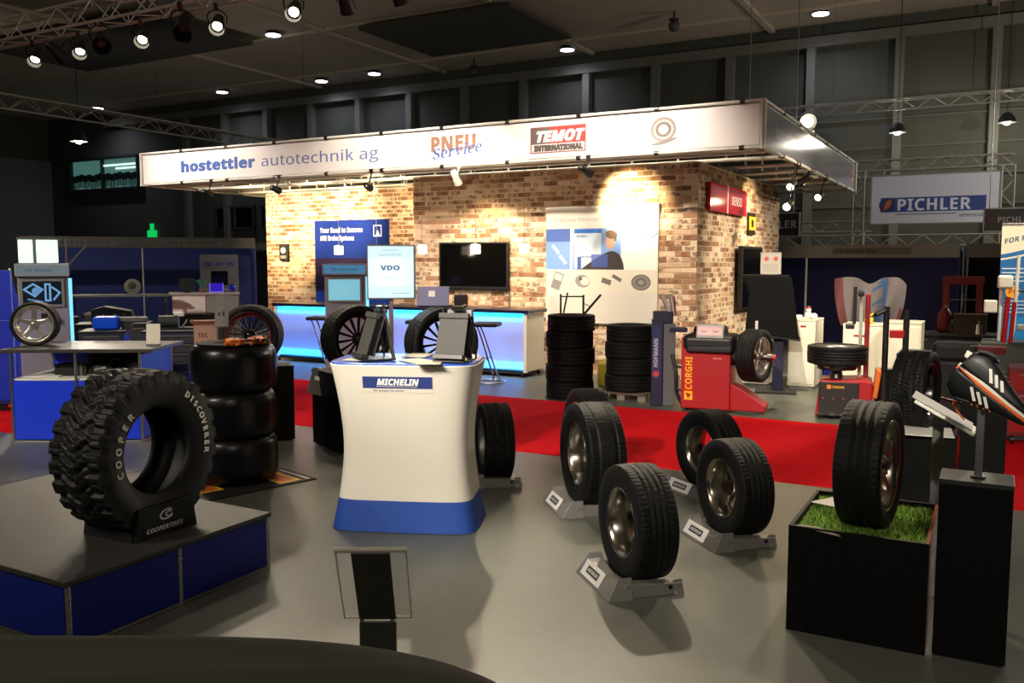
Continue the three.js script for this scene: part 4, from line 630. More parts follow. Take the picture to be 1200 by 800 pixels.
    const sole = []; for (let i = 0; i <= 40; i++) { const a = i / 40 * Math.PI * 2; sole.push([0.143 + 0.148 * Math.sign(Math.cos(a)) * Math.pow(Math.abs(Math.cos(a)), 0.75), (0.04 + 0.006 * Math.cos(a)) * Math.sin(a)]); } sole.pop();
    part('sole', ext(sole, 0.02, 0.004, 0, 0.004, 0, -Math.PI / 2), soleM, t);
    for (const s of [1, -1]) for (let k = 0; k < 3; k++) part('stripe', rb(0.011, 0.058 - k * 0.006, 0.004, 0.001, 0.092 + k * 0.024, 0.052 - k * 0.003, s * (0.0405 - k * 0.0005), s * -0.16, 0, flip ? -0.75 : 0.6), M.white, t);
    part('tongue', rb(0.05, 0.012, 0.045, 0.005, 0.085, 0.104, 0, 0, 0, -0.5), S(0x20242a, 0.7), t); part('collar', tube([[0.012, 0.1, 0.026], [0.045, 0.122, 0.03], [0.075, 0.116, 0.022], [0.08, 0.114, 0], [0.075, 0.116, -0.022], [0.045, 0.122, -0.03], [0.012, 0.1, -0.026]], 0.006, 30), M.black, t);
    const lm = flip ? M.orange : S(0x2a3038, 0.6); for (let k = 0; k < 4; k++) part('lace', bar([0.11 + k * 0.018, 0.094 - k * 0.009, 0.024], [0.115 + k * 0.018, 0.094 - k * 0.009, -0.024], 0.003), lm, t);
    if (flip) part('lace', tube([[0.1, 0.095, 0.03], [0.085, 0.125, 0.045], [0.075, 0.15, 0.04], [0.105, 0.17, 0.045], [0.14, 0.18, 0.05]], 0.004, 20), lm, t); else part('heel_tab', rb(0.02, 0.03, 0.03, 0.004, -0.004, 0.06, 0, 0, 0, 0.2), M.white, t);
    return t; };
  shoe('black boot with a white sole, the upright upper one of the pair', S(0xe6e0cc, 0.5), [-0.122, 1.224, -4.07], false);
  shoe('black boot hanging upside down with orange sole and laces', S(0xe0652a, 0.45), [-0.125, 1.219, -4.07], true);
}
// ------------------------------------------------------------------ by the brick wall: tyre stacks, inflator column, balancer
{
  const g = roadTyre(0.29, 0.2, 0.2, { grooves: [-0.22, 0, 0.22], periods: 40 });
  const first = thing('stacked_tyre', 'black tyre lying flat, lowest of the left stack before the white poster', 'tyre', [-4.52, 0.02, -9.67]); const mm = part('tyre', g, M.rubberDark, first); mm.rotation.x = -Math.PI / 2; mm.position.y = 0.1;
  const nm = ['second from the bottom', 'middle one', 'second from the top', 'topmost']; for (let i = 0; i < 4; i++) dup(first, [-4.52 + (i % 2 ? 0.012 : -0.01), 0.02 + (i + 1) * 0.2, -9.67], i, `black tyre lying flat, ${nm[i]} of the stack of five by the poster`);
  const nr = ['lowest', 'second from the bottom', 'second from the top', 'topmost']; for (let i = 0; i < 4; i++) dup(first, [-3.89 + (i % 2 ? 0.01 : -0.008), 0.1 + i * 0.2, -10.02], i + 2, `black tyre lying flat, ${nr[i]} of the stack of four on a pallet`);
  const pl = thing('pallet', 'small wooden pallet with block feet under the right tyre stack', 'pallet', [-3.89, 0, -10.02]); const wd = S(0x5a4a3a, 0.8), bl = S(0x7d7468, 0.8);
  for (let i = 0; i < 5; i++) part('slat', bx(0.62, 0.02, 0.1, 0, 0.085, -0.24 + i * 0.12), wd, pl); for (const x of [-0.26, 0, 0.26]) for (const z of [-0.22, 0.22]) part('block', bx(0.1, 0.074, 0.09, x, 0.037, z), bl, pl);
  const bs = thing('wheeled_base', 'low dark round base under the left tyre stack', 'stand', [-4.52, 0, -9.67]); part('disc', cy(0.3, 0.3, 0.015, 32, 0, 0.0125, 0), M.black, bs); for (const a of [0, 2.1, 4.2]) part('foot', cy(0.02, 0.02, 0.006, 10, 0.25 * Math.cos(a), 0.003, 0.25 * Math.sin(a)), M.aluPaint, bs);
  const yb = thing('yellow_container', 'yellow plastic container half hidden between the two tyre stacks', 'container', [-4.46, 0, -10.75]); part('body', lat([[0.001, 0], [0.14, 0], [0.15, 0.05], [0.15, 0.3], [0.1, 0.36], [0.04, 0.38], [0.001, 0.38]], 24), S(0x8a7a1a, 0.5), yb); part('cap', cy(0.04, 0.04, 0.04, 16, 0, 0.4, 0), M.black, yb);
  // frame lying on the left stack
  const fr = thing('folding_frame', 'black tubular frame standing on top of the left tyre stack', 'frame', [-4.46, 1.02, -9.62], R(25)); const c = [[-0.14, 0, 0.05], [0.16, 0, 0.05]];
  part('leg', bar([-0.15, 0, 0.06], [-0.15, 0.25, 0.06], 0.014), M.black, fr); part('leg', bar([0.12, 0, 0.06], [0.12, 0.24, 0.06], 0.014), M.black, fr); part('leg', bar([-0.12, 0, -0.1], [-0.07, 0.26, -0.14], 0.012), M.black, fr); part('leg', bar([0.13, 0.0, -0.06], [0.33, 0.24, -0.02], 0.016), M.black, fr); part('crossbar', bar([-0.15, 0.22, 0.06], [0.12, 0.22, 0.06], 0.01), M.black, fr); part('stay', bar([0.12, 0.14, 0.06], [0.2, 0.1, -0.04], 0.006), M.steel, fr);
  // inflator column
  const t = thing('inflator_column', 'blue and grey service column with upright lettering by the tyre stacks', 'machine', [-3.37, 0, -9.72], R(25));
  part('front_cover', rb(0.13, 1.0, 0.1, 0.01, -0.065, 0.5, 0.08), M.postBlue, t); part('side_cover', rb(0.14, 0.95, 0.22, 0.012, 0.07, 0.475, 0), S(0x5e5e60, 0.45), t); part('head', rb(0.22, 0.14, 0.18, 0.015, 0.0, 1.02, 0.03), M.postBlue, t); part('tray', rb(0.2, 0.05, 0.16, 0.01, 0.17, 0.88, 0.06), M.postBlue, t);
  part('graphic', plane(0.1, 0.62, -0.08, 0.62, 0.1312), printed(80, 512, (x, w, h) => { x.fillStyle = '#23275a'; x.fillRect(0, 0, w, h); x.save(); x.translate(56, 400); x.rotate(-Math.PI / 2); x.fillStyle = '#c9cad6'; x.font = 'bold 54px sans-serif'; x.fillText('HOFMANN', 0, 0, 380); x.restore(); x.fillStyle = '#c03a3a'; x.beginPath(); x.arc(40, 460, 30, 0, 7); x.fill(); }, 0.5), t);
  part('hose', tube([[0.1, 0.6, 0.13], [0.14, 0.4, 0.2], [0.16, 0.15, 0.2], [0.24, 0.03, 0.22], [0.34, 0.02, 0.26]], 0.022, 30), M.black, t); part('hose_grip', bar([0.34, 0.02, 0.26], [0.46, 0.05, 0.3], 0.014), M.paleGrey, t); part('leaflet_stack', [rb(0.04, 0.22, 0.14, 0.005, 0.03, 1.17, 0.04, 0, 0, 0.4), rb(0.03, 0.24, 0.14, 0.005, 0.1, 1.16, 0.02, 0, 0, 0.15)], M.paleGrey, t); part('leaflet_cover', rb(0.012, 0.22, 0.14, 0.003, 0.135, 1.15, 0.0, 0, 0, 0.1), S(0x9c2a3a, 0.5), t);
}
{ // wheel balancer
  const t = thing('wheel_balancer', 'red wheel balancing machine with yellow upright lettering and black hood', 'machine', [-2.78, 0, -9.62], R(6));
  part('cabinet', ext([[-0.28, 0.03], [0.26, 0.03], [0.26, 0.68], [0.22, 0.72], [-0.2, 0.72], [-0.28, 0.82]], 0.36, 0.015), M.red, t); part('foot', ext([[0, 0.03], [0.44, 0.03], [0.46, 0.1], [0.2, 0.27], [0, 0.36]], 0.26, 0.015, 0.18, 0, 0.02), M.red, t);
  part('hood', [rb(0.58, 0.2, 0.46, 0.07, 0.02, 0.76, -0.02), rb(0.34, 0.14, 0.36, 0.05, 0.0, 0.88, -0.05)], S(0x151414, 0.4), t); part('tool_tray', rb(0.5, 0.08, 0.4, 0.03, 0.03, 0.7, 0.05), M.dark, t);
  part('display', rb(0.3, 0.16, 0.05, 0.012, 0.03, 0.89, 0.16, -0.25), M.paleGrey, t); part('screen', plane(0.26, 0.1, 0.03, 0.9, 0.189, -0.25), glowPrint(128, 64, (x, w, h) => { x.fillStyle = '#e4928a'; x.fillRect(0, 0, w, h); x.fillStyle = '#8a1a1a'; x.fillRect(18, 30, 30, 12); x.fillRect(80, 30, 30, 12); }, 0.8), t);
  part('lettering', plane(0.12, 0.5, -0.195, 0.37, 0.1815), printed(128, 512, (x, w, h) => { x.fillStyle = '#c01620'; x.fillRect(0, 0, w, h); x.save(); x.translate(104, 390); x.rotate(-Math.PI / 2); x.fillStyle = '#f0c42a'; x.font = 'bold 112px sans-serif'; x.fillText('CORGHI', 0, 0, 380); x.restore(); x.fillStyle = '#f0c42a'; x.fillRect(16, 404, 96, 100); x.fillStyle = '#a01018'; x.beginPath(); x.moveTo(30, 420); x.lineTo(98, 440); x.lineTo(60, 492); x.fill(); }, 0.35), t);
  part('name_plate', plane(0.13, 0.03, 0.13, 0.6, 0.1815), printed(128, 32, (x, w, h) => { x.fillStyle = '#c01620'; x.fillRect(0, 0, w, h); x.fillStyle = '#e8d0cc'; x.font = 'bold 22px sans-serif'; x.fillText('EM 7240', 6, 24, 116); }, 0.35), t);
  part('shaft', cy(0.03, 0.03, 0.5, 16, 0.42, 0.62, 0.05, 0, 0, Math.PI / 2), M.darkSteel, t); part('bearing', [cy(0.09, 0.12, 0.16, 24, 0.28, 0.62, 0.05, 0, 0, Math.PI / 2), rb(0.16, 0.2, 0.22, 0.03, 0.3, 0.68, 0.0)], M.black, t); part('clamp_nut', [cy(0.05, 0.05, 0.05, 16, 0.66, 0.62, 0.05, 0, 0, Math.PI / 2), bar([0.67, 0.53, 0.05], [0.67, 0.71, 0.05], 0.014), bar([0.67, 0.62, -0.04], [0.67, 0.62, 0.14], 0.014)], M.darkSteel, t); part('red_tip', cy(0.035, 0.035, 0.03, 12, 0.7, 0.62, 0.05, 0, 0, Math.PI / 2), M.red, t);
  for (const y of [0.2, 0.46]) part('peg', bar([-0.28, y, 0.05], [-0.38, y + 0.03, 0.05], 0.014), M.black, t); part('marker', rb(0.03, 0.1, 0.03, 0.005, 0.5, 0.96, -0.02), M.white, t); part('marker_arm', bar([0.3, 0.84, -0.04], [0.5, 0.92, -0.02], 0.012), M.black, t);
  wheel('mounted_tyre', 'silver spoked wheel clamped on the shaft of the red balancing machine', [-2.28, 0.345, -9.62], R(78), { R: 0.29, W: 0.2, r: 0.2, geo: roadTyre(0.29, 0.2, 0.2, { periods: 44 }), rim: { spokes: 5, at: 0.3, width: 0.15, mat: M.silver, style: 'star' } });
}
{ // black-covered guard and the white cabinets behind it
  const t = thing('covered_machine', 'black cloth-covered machine head standing tall before the end of the brick wall', 'machine', [-2.5, 0, -11.35], R(12));
  part('cover', ext([[-0.31, 0.0], [0.35, -0.06], [0.33, 0.06], [0.24, 0.7], [0.2, 0.745], [-0.34, 0.755], [-0.36, 0.72], [-0.27, 0.52]], 0.44, 0.03, 0, 0.74, 0), P({ color: 0x0b0a0a, roughness: 0.85, specularIntensity: 0.3, bumpMap: rep(clothNoise, 10), bumpScale: 0.0006 }), t); part('post', rb(0.13, 0.74, 0.14, 0.01, 0.1, 0.37, 0), M.postBlue, t); part('hem', ext([[-0.315, -0.005], [0.36, -0.066], [0.36, -0.045], [-0.315, 0.018]], 0.45, 0.005, 0, 0.74, 0), M.blackMatt, t); part('foot', rb(0.5, 0.03, 0.4, 0.008, 0.08, 0.015, 0), M.dark, t);
  const b = thing('carton', 'pale carton with red round marks standing on the black-covered machine', 'box', [-2.52, 1.496, -11.36], R(12)); part('body', rb(0.25, 0.27, 0.14, 0.004, 0, 0.135, 0), S(0x9c958e, 0.6), b); part('graphic', plane(0.24, 0.26, 0, 0.135, 0.0712), printed(128, 140, (x, w, h) => { x.fillStyle = '#aaa39b'; x.fillRect(0, 0, w, h); x.fillStyle = '#b04a46'; for (const a of [36, 96]) { x.beginPath(); x.arc(a, 38, 15, 0, 7); x.fill(); } x.fillStyle = '#8a857e'; for (let i = 0; i < 4; i++) x.fillRect(14, 74 + i * 14, 100, 5); }, 0.6), b); part('lid', bx(0.256, 0.008, 0.146, 0, 0.272, 0), M.paleGrey, b);
  const cab = (label, x, z, w, h, d, turn = 0, redAt) => { const o = thing('white_cabinet', label, 'cabinet', [x, 0, z], turn); part('body', rb(w, h - 0.05, d, 0.008, 0, h / 2 + 0.01, 0), S(0xe4dfcc, 0.45), o); part('door', bx(w - 0.04, h - 0.12, 0.012, 0, h / 2 + 0.01, d / 2 + 0.005), S(0xe9e4d2, 0.4), o); part('plinth', bx(w - 0.04, 0.04, d - 0.04, 0, 0.02, 0), M.grey, o); part('top', rb(w + 0.01, 0.02, d + 0.01, 0.004, 0, h - 0.005, 0), M.cream, o);
    if (redAt) part('red_badge', bx(redAt[2] || 0.08, 0.025, 0.004, redAt[0], redAt[1], d / 2 + 0.012), M.red, o); return o; };
  cab('white cabinet half hidden behind the wheel of the red balancing machine', -2.78, -12.05, 0.34, 0.8, 0.6); cab('white cabinet standing clear right of the black-covered machine, red mark on it', -2.2, -12.1, 0.34, 0.9, 0.6, 0, [0.02, 0.82, 0.07]);
  cab('white cabinet with a long red label behind the tyre changing machine', -1.45, -12.1, 0.5, 0.86, 0.5, 0, [-0.05, 0.72, 0.14]); cab('white cabinet with a small red square right of the tyre changing machine', -0.98, -11.8, 0.42, 0.92, 0.5, 0, [-0.1, 0.8, 0.04]);
  const q = thing('figurine', 'small pale ornaments on the clear standing white cabinet', 'ornament', [-2.16, 0.905, -12.0]); part('body', [sph(0.05, 0, 0.05, 0), sph(0.035, 0.0, 0.12, 0), sph(0.04, 0.08, 0.04, 0.02)], M.white, q); part('red_hat', cy(0.02, 0.04, 0.03, 10, 0, 0.155, 0), M.redDark, q);
  single('paper_stack', 'pile of white papers on the clear standing cabinet left of the ornaments', 'paper', [rb(0.14, 0.03, 0.1, 0.005, 0, 0.015, 0), rb(0.12, 0.02, 0.09, 0.005, 0.01, 0.04, 0, 0, 0.4)], M.white, [-2.31, 0.905, -11.98]);
  single('yellow_tool', 'small yellow tool lying on the cabinet behind the tyre changing machine', 'tool', [rb(0.1, 0.08, 0.08, 0.02, 0, 0.04, 0), bar([-0.04, 0.08, 0], [0.06, 0.13, 0], 0.014)], M.yellow, [-1.42, 0.865, -12.05]);
}
function changer(label, x, z, turn, wheelOn) {
  const t = thing('tyre_changer', label, 'machine', [x, 0, z], turn);
  part('cabinet', ext([[-0.26, 0.03], [0.3, 0.03], [0.3, 0.4], [0.22, 0.42], [-0.22, 0.4]], 0.5, 0.015), M.red, t); part('front_cover', rb(0.4, 0.36, 0.02, 0.008, -0.03, 0.21, 0.255), M.black, t);
  part('graphic', plane(0.18, 0.05, -0.06, 0.34, 0.2662), printed(160, 44, (x2, w, h) => { x2.fillStyle = '#0d0d0d'; x2.fillRect(0, 0, w, h); x2.fillStyle = '#f08030'; x2.fillRect(2, 4, 36, 36); x2.fillStyle = '#f0b428'; x2.font = 'bold 34px sans-serif'; x2.fillText('CORGHI', 44, 34, 112); }, 0.4), t);
  for (let i = 0; i < 4; i++) part('bolt', cy(0.012, 0.012, 0.01, 8, -0.18 + i * 0.1, 0.22, 0.268, Math.PI / 2), M.chrome, t); for (let i = 0; i < 4; i++) part('pedal', rb(0.07, 0.025, 0.13, 0.006, -0.2 + i * 0.11, 0.055, 0.3), M.darkSteel, t);
  part('turntable', [cy(0.05, 0.07, 0.1, 20, -0.06, 0.46, 0), cy(0.2, 0.2, 0.03, 28, -0.06, 0.52, 0)], M.darkSteel, t); for (let i = 0; i < 4; i++) part('jaw', bx(0.2, 0.03, 0.06, -0.06 + 0.14 * Math.cos(i * 1.5708 + 0.4), 0.545, 0.14 * Math.sin(i * 1.5708 + 0.4), 0, -i * 1.5708 - 0.4), M.steel, t);
  part('column', rb(0.05, 0.98, 0.06, 0.012, 0.235, 0.82, -0.16), S(0x8c1016, 0.4), t); part('column_cover', rb(0.035, 0.9, 0.06, 0.01, 0.17, 0.85, -0.13), M.paleGrey, t); part('tilt_arm', [rb(0.06, 0.05, 0.42, 0.012, 0.16, 1.32, 0.02), rb(0.035, 0.4, 0.04, 0.01, 0.1, 1.2, 0.17)], M.black, t); part('mount_head', rb(0.09, 0.06, 0.08, 0.015, 0.06, 0.98, 0.18), M.chrome, t); part('press_arm', [bar([0.42, 0.5, -0.1], [0.42, 1.18, -0.1], 0.035), bar([0.42, 1.15, -0.1], [0.3, 1.1, 0.16], 0.025), bar([0.62, 0.6, -0.16], [0.62, 1.14, -0.16], 0.035)], M.black, t); part('control_box', rb(0.14, 0.08, 0.1, 0.01, 0.52, 0.9, 0.05), M.red, t); part('side_blade', [rb(0.05, 0.3, 0.28, 0.012, 0.34, 0.38, 0.08, 0, 0, -0.12)], M.orange, t); part('air_tank', cy(0.09, 0.09, 0.4, 18, 0.42, 0.3, -0.24), M.darkSteel, t);
  if (wheelOn) return t; return t;
}
changer('red tyre changing machine with a wheel lying on its table', -1.42, -9.95, R(8), true);
wheel('mounted_tyre', 'wheel with silver rim lying flat on the red tyre changing machine', [-1.48, 0.56, -9.96], 0, { R: 0.31, W: 0.2, r: 0.21, geo: roadTyre(0.31, 0.2, 0.21, { periods: 44 }), rim: { spokes: 5, at: 0.3, width: 0.16, mat: M.silver, style: 'star' } }).children.forEach((c) => { c.position.y = 0.1; c.rotation.x = -Math.PI / 2; });
{ // second changer at the right edge, white-red, and red tool cart under it
  const t = thing('lift_machine', 'white and red machine with upright rods beside the blue banner', 'machine', [0.13, 0, -10.3]);
  part('cabinet', rb(0.5, 0.84, 0.5, 0.015, 0, 0.42, -0.1), S(0x4a4c48, 0.5), t); part('rod', bar([0.03, 0.85, 0.1], [0.05, 1.72, 0.1], 0.018), M.white, t); part('rod', bar([-0.09, 0.85, 0.1], [-0.09, 1.42, 0.1], 0.02), M.white, t); part('red_cylinder', bar([-0.05, 0.84, 0.12], [-0.03, 1.3, 0.12], 0.028), M.red, t); part('red_cylinder', bar([0.01, 0.84, 0.14], [0.03, 1.25, 0.14], 0.022), M.red, t); part('head', rb(0.14, 0.14, 0.14, 0.03, -0.06, 1.45, 0.12), M.white, t); part('side_box', rb(0.12, 0.13, 0.12, 0.015, -0.18, 1.2, 0.1), M.white, t); part('arm', bar([0.04, 1.36, 0.1], [0.22, 1.36, 0.1], 0.012), M.black, t); part('control_panel', rb(0.2, 0.06, 0.1, 0.01, 0.16, 1.0, 0.16), M.paleGrey, t);
  const r2 = thing('tool_cart', 'red tool cart beside the boots at the right edge', 'cart', [0.42, 0, -9.3]); part('body', rb(0.6, 0.62, 0.45, 0.012, 0, 0.39, 0), M.redDark, r2); for (let i = 0; i < 3; i++) { const d = part('drawer', bx(0.54, 0.16, 0.015, 0, 0.2 + i * 0.19, 0.23), M.red, r2); part('handle', bx(0.4, 0.015, 0.02, 0, 0.26 + i * 0.19, 0.245), M.steel, d); } for (const x of [-0.24, 0.24]) for (const z of [-0.17, 0.17]) part('caster', cy(0.04, 0.04, 0.03, 14, x, 0.04, z, 0, 0, Math.PI / 2), M.black, r2);
  const rt = thing('red_tray', 'dark red tray with steel rails behind the boots', 'tray', [-0.05, 0.78, -9.6]); part('tray_body', rb(0.3, 0.06, 0.3, 0.01, 0, 0.03, 0), M.redDark, rt); part('rail', bar([-0.15, 0.07, 0.16], [0.15, 0.07, 0.16], 0.008), M.chrome, rt);
  const bn = thing('roll_up_banner', 'blue and white upright banner at the right edge of the view', 'banner', [0.33, 0, -10.75], 0.05);
  part('sheet', bx(0.62, 1.75, 0.004, 0, 1.17, 0), M.white, bn); part('graphic', plane(0.62, 1.75, 0, 1.17, 0.0032), printed(256, 720, (x, w, h) => { x.fillStyle = '#e4e2cc'; x.fillRect(0, 0, w, h); x.fillStyle = '#1a6ab0'; x.beginPath(); x.moveTo(0, 130); x.quadraticCurveTo(60, 120, 256, 60); x.lineTo(256, 720); x.lineTo(0, 720); x.fill(); x.fillStyle = '#1c86d0'; x.fillRect(0, 400, 256, 320); x.strokeStyle = '#e4e2cc'; x.lineWidth = 8; x.beginPath(); x.moveTo(0, 150); x.quadraticCurveTo(80, 140, 256, 84); x.stroke(); x.fillStyle = '#2a4a6a'; x.font = 'italic bold 30px sans-serif'; x.save(); x.translate(10, 84); x.rotate(-0.2); x.fillText('FOR REPAIR', 0, 0); x.restore(); x.fillStyle = '#dfe8ee'; for (let i = 0; i < 4; i++) x.fillRect(6, 188 + i * 18, 84 + (i % 2) * 30, 5); for (let i = 0; i < 4; i++) x.fillRect(20, 330 + i * 16, 80, 4); x.fillStyle = '#f0a81c'; x.beginPath(); x.arc(52, 292, 28, 0, 7); x.fill(); x.fillStyle = '#b03a1a'; x.font = 'bold 30px sans-serif'; x.fillText('PG', 34, 302); x.fillStyle = '#cfe0c0'; x.beginPath(); x.arc(140, 250, 26, 0, 7); x.fill(); x.beginPath(); x.arc(140, 310, 22, 0, 7); x.fill(); }, 0.45), bn);
  part('top_rail', bar([-0.31, 2.05, 0], [0.31, 2.05, 0], 0.016), M.chrome, bn); part('cassette', rb(0.7, 0.08, 0.16, 0.02, 0, 0.05, -0.02), M.steel, bn); part('pole', bar([0, 0.05, -0.04], [0, 2.05, -0.02], 0.01), M.steel, bn);
}
{ // draped flag
  const t = thing('draped_flag', 'white flag with blue lettering and a red edge draped over a rack', 'flag', [-1.5, 0.75, -12.7], R(4)), pos = [], uv = [], idx = [], nx = 48, ny = 24;
  for (let j = 0; j <= ny; j++) for (let i = 0; i <= nx; i++) { const u = i / nx, v = j / ny, top = 0.7 - 0.09 * Math.exp(-Math.pow((u - 0.5) / 0.13, 2)) - 0.1 * Math.pow(Math.max(0, u - 0.85) / 0.15, 2) - 0.03 * Math.pow(Math.max(0, 0.2 - u) / 0.2, 2), w = 0.9 - 0.22 * v * v; pos.push((u - 0.5) * w, top - v * (0.66 - 0.1 * Math.abs(u - 0.4)), 0.05 * Math.sin(u * 17 + v * 2) * (0.3 + v) + 0.1 * v); uv.push(u, 1 - v); }
  for (let j = 0; j < ny; j++) for (let i = 0; i < nx; i++) { const a = j * (nx + 1) + i, b = a + nx + 1; idx.push(a, b, a + 1, a + 1, b, b + 1); }
  const g = new THREE.BufferGeometry(); g.setAttribute('position', new THREE.Float32BufferAttribute(pos, 3)); g.setAttribute('uv', new THREE.Float32BufferAttribute(uv, 2)); g.setIndex(idx); g.computeVertexNormals();
  part('cloth', g, printed(256, 192, (x, w, h) => { x.fillStyle = '#4a4446'; x.fillRect(0, 0, w, h); x.fillStyle = '#3e1012'; x.fillRect(0, 0, 32, h); x.fillRect(244, 110, 12, 90); x.fillStyle = '#1a3658'; x.save(); x.translate(186, 0); x.fillRect(-10, 16, 16, 160); x.restore(); for (const y of [22, 82, 130]) x.fillRect(138, y, 46, 14); x.beginPath(); x.moveTo(150, 12); x.lineTo(190, 0); x.lineTo(196, 34); x.fill(); x.beginPath(); x.moveTo(146, 150); x.lineTo(200, 140); x.lineTo(180, 190); x.fill(); }, 0.85), t);  // cloth colours darkened, shade of the dim area put into the print
  part('rack_bar', bar([-0.4, 0.56, -0.02], [0.4, 0.56, -0.02], 0.015), M.dark, t); for (const x of [-0.3, 0.3]) part('rack_leg', bar([x, -0.75, -0.04], [x, 0.56, -0.02], 0.02), M.dark, t);
}

// ------------------------------------------------------------------ far right: signs on trusses, booths, dim machines
function boxSign(label, w, h, pos, turn, draw, up = CEIL, back = M.dark, rough = 0.5) { const t = thing('fair_sign', label, 'sign', pos, turn); part('panel', bx(w, h, 0.08, 0, h / 2, -0.045), back, t); part('graphic', plane(w - 0.04, h - 0.04, 0, h / 2, 0), printed(512, Math.max(32, Math.round(512 * h / w)), draw, rough), t); part('frame', [bx(w, 0.03, 0.1, 0, 0.015, -0.04), bx(w, 0.03, 0.1, 0, h - 0.015, -0.04), bx(0.03, h, 0.1, -w / 2, h / 2, -0.04), bx(0.03, h, 0.1, w / 2, h / 2, -0.04)], M.grey, t); for (const s of [-1, 1]) part('hanger', bar([s * w * 0.4, h, -0.04], [s * w * 0.4, up - pos[1], -0.04], 0.012), M.steel, t); return t; }
{
  const t = thing('truss_gate', 'square truss gate framing the large far sign at the right', 'truss', [-3.05, 0, -24]), m = trussFar;
  const mk = (L, x, y, rz) => { const g = trussGeo(L, 0.26, false); for (const c of g.chord) part('chord', put(c, x, y, 0, 0, 0, rz), m, t); part('lattice', put(mergeGeometries(g.lattice), x, y, 0, 0, 0, rz), m, t); };
  mk(3.5, -0.22, 3.92, 0); mk(3.9, 0.02, 0.02, Math.PI / 2); mk(3.9, 3.3, 0.02, Math.PI / 2); mk(2.2, -2.0, 2.42, 0); mk(5.6, -1.9, 2.06, 0);
  boxSign('large pale sign with blue block lettering hung in the far truss gate', 2.84, 1.22, [-1.45, 2.58, -23.86], 0, (x, w, h) => { x.fillStyle = '#c6cadd'; x.fillRect(0, 0, w, h); x.fillStyle = '#34488c'; x.fillRect(38, h * 0.46, w - 86, h * 0.3); x.fillStyle = '#24345e'; x.beginPath(); x.arc(66, h * 0.61, 34, 0, 7); x.fill(); x.fillStyle = '#b45a34'; x.beginPath(); x.moveTo(50, h * 0.72); x.quadraticCurveTo(86, h * 0.7, 84, h * 0.5); x.quadraticCurveTo(56, h * 0.5, 50, h * 0.72); x.fill(); x.fillStyle = '#d4d8e8'; x.font = 'bold 74px sans-serif'; x.fillText('PICHLER', 104, h * 0.73, 340); x.fillStyle = '#50566a'; x.fillRect(100, h * 0.8, 250, 4); x.font = 'bold 18px sans-serif'; x.fillText('WERKZEUG', 360, h * 0.88, 100); }, 3.95);
  boxSign('small dark hanging sign with pale lettering overlapping the large far sign', 1.0, 0.52, [0.18, 2.3, -21.9], 0, (x, w, h) => { x.fillStyle = '#33302f'; x.fillRect(0, 0, w, h); x.fillStyle = '#5a2a24'; x.beginPath(); x.arc(70, h * 0.5, 30, 0, 7); x.fill(); x.fillStyle = '#8d8a88'; x.font = 'bold 92px sans-serif'; x.fillText('PICHLER', 124, h * 0.62, 370); });
  boxSign('small dark hanging sign half hidden behind the end of the brick wall', 1.4, 0.58, [-4.92, 2.26, -21.9], 0, (x, w, h) => { x.fillStyle = '#2a2630'; x.fillRect(0, 0, w, h); x.fillStyle = '#6a2a24'; x.beginPath(); x.arc(60, h * 0.5, 32, 0, 7); x.fill(); x.fillStyle = '#a09ea4'; x.font = 'bold 104px sans-serif'; x.fillText('PICHLER', 110, h * 0.66, 390); }, CEIL - 0.3);
}
[[-17.5, -30.4 + 1.6, 'nearest the middle of the ceiling'], [-8.9, -26.3, 'over the corner of the sign band']].forEach(([x, z, w]) => { const o = thing('ceiling_speaker', 'dark round speaker hanging under the ceiling, ' + w, 'speaker', [x, 8.75, z]); part('ball', sph(0.17, 0, 0, 0), S(0x4a453e, 0.6), o); part('rod', bar([0, 0.2, 0], [0, CEIL - 8.75, 0], 0.03), M.dark, o); part('collar', cy(0.15, 0.15, 0.05, 18, 0, 0.2, 0), S(0x4a453e, 0.6), o); });
{ const o = thing('blue_crate', 'small blue crate on the floor behind the tyre changing machine', 'crate', [-1.98, 0, -12.9]); part('body', rb(0.3, 0.26, 0.3, 0.01, 0, 0.13, 0), M.blue, o); part('rim', [bx(0.32, 0.03, 0.02, 0, 0.25, 0.15), bx(0.32, 0.03, 0.02, 0, 0.25, -0.15), bx(0.02, 0.03, 0.32, 0.15, 0.25, 0), bx(0.02, 0.03, 0.32, -0.15, 0.25, 0)], M.navy, o); }
function booth(label, pos, turn, w, h, wallM, headM, text, groupPosts = true) {
  const t = thing('fair_booth', label, 'booth', pos, turn); part('back_wall', bx(w, h, 0.05, 0, h / 2, 0), wallM, t);
  part('header', bx(w, 0.24, 0.05, 0, h - 0.05, 1.2), headM, t); for (let i = 0; i < 2; i++) part('header_text', plane(w * 0.26, 0.12, w * (-0.24 + 0.46 * i), h - 0.05, 1.2262), printed(256, 32, (x, ww, hh) => { x.fillStyle = '#6c6c68'; x.fillRect(0, 0, ww, hh); x.fillStyle = '#3a3a38'; x.font = 'bold 24px sans-serif'; x.fillText(text, 8, 25, 240); }, 0.7), t);
  for (const x of [-w / 2, 0, w / 2]) part('post', bar([x, 0, 1.18], [x, h, 1.18], 0.02), M.aluPaint, t); for (const s of [-1, 1]) part('side_wall', bx(0.04, h, 1.2, s * w / 2, h / 2, 0.6), wallM, t); return t;
}
booth('dark blue fair booth with a long grey header behind the draped flag', [-3.2, 0, -18.6], 0, 5.2, 1.9, S(0x34386e, 0.8), S(0x8a8c8a, 0.7), 'PICHLER AG');
booth('black fair booth with a grey header at the far right', [2.1, 0, -18.4], 0, 5.2, 1.9, S(0x0f0f10, 0.8), S(0x60625f, 0.7), 'WERKSTATT');
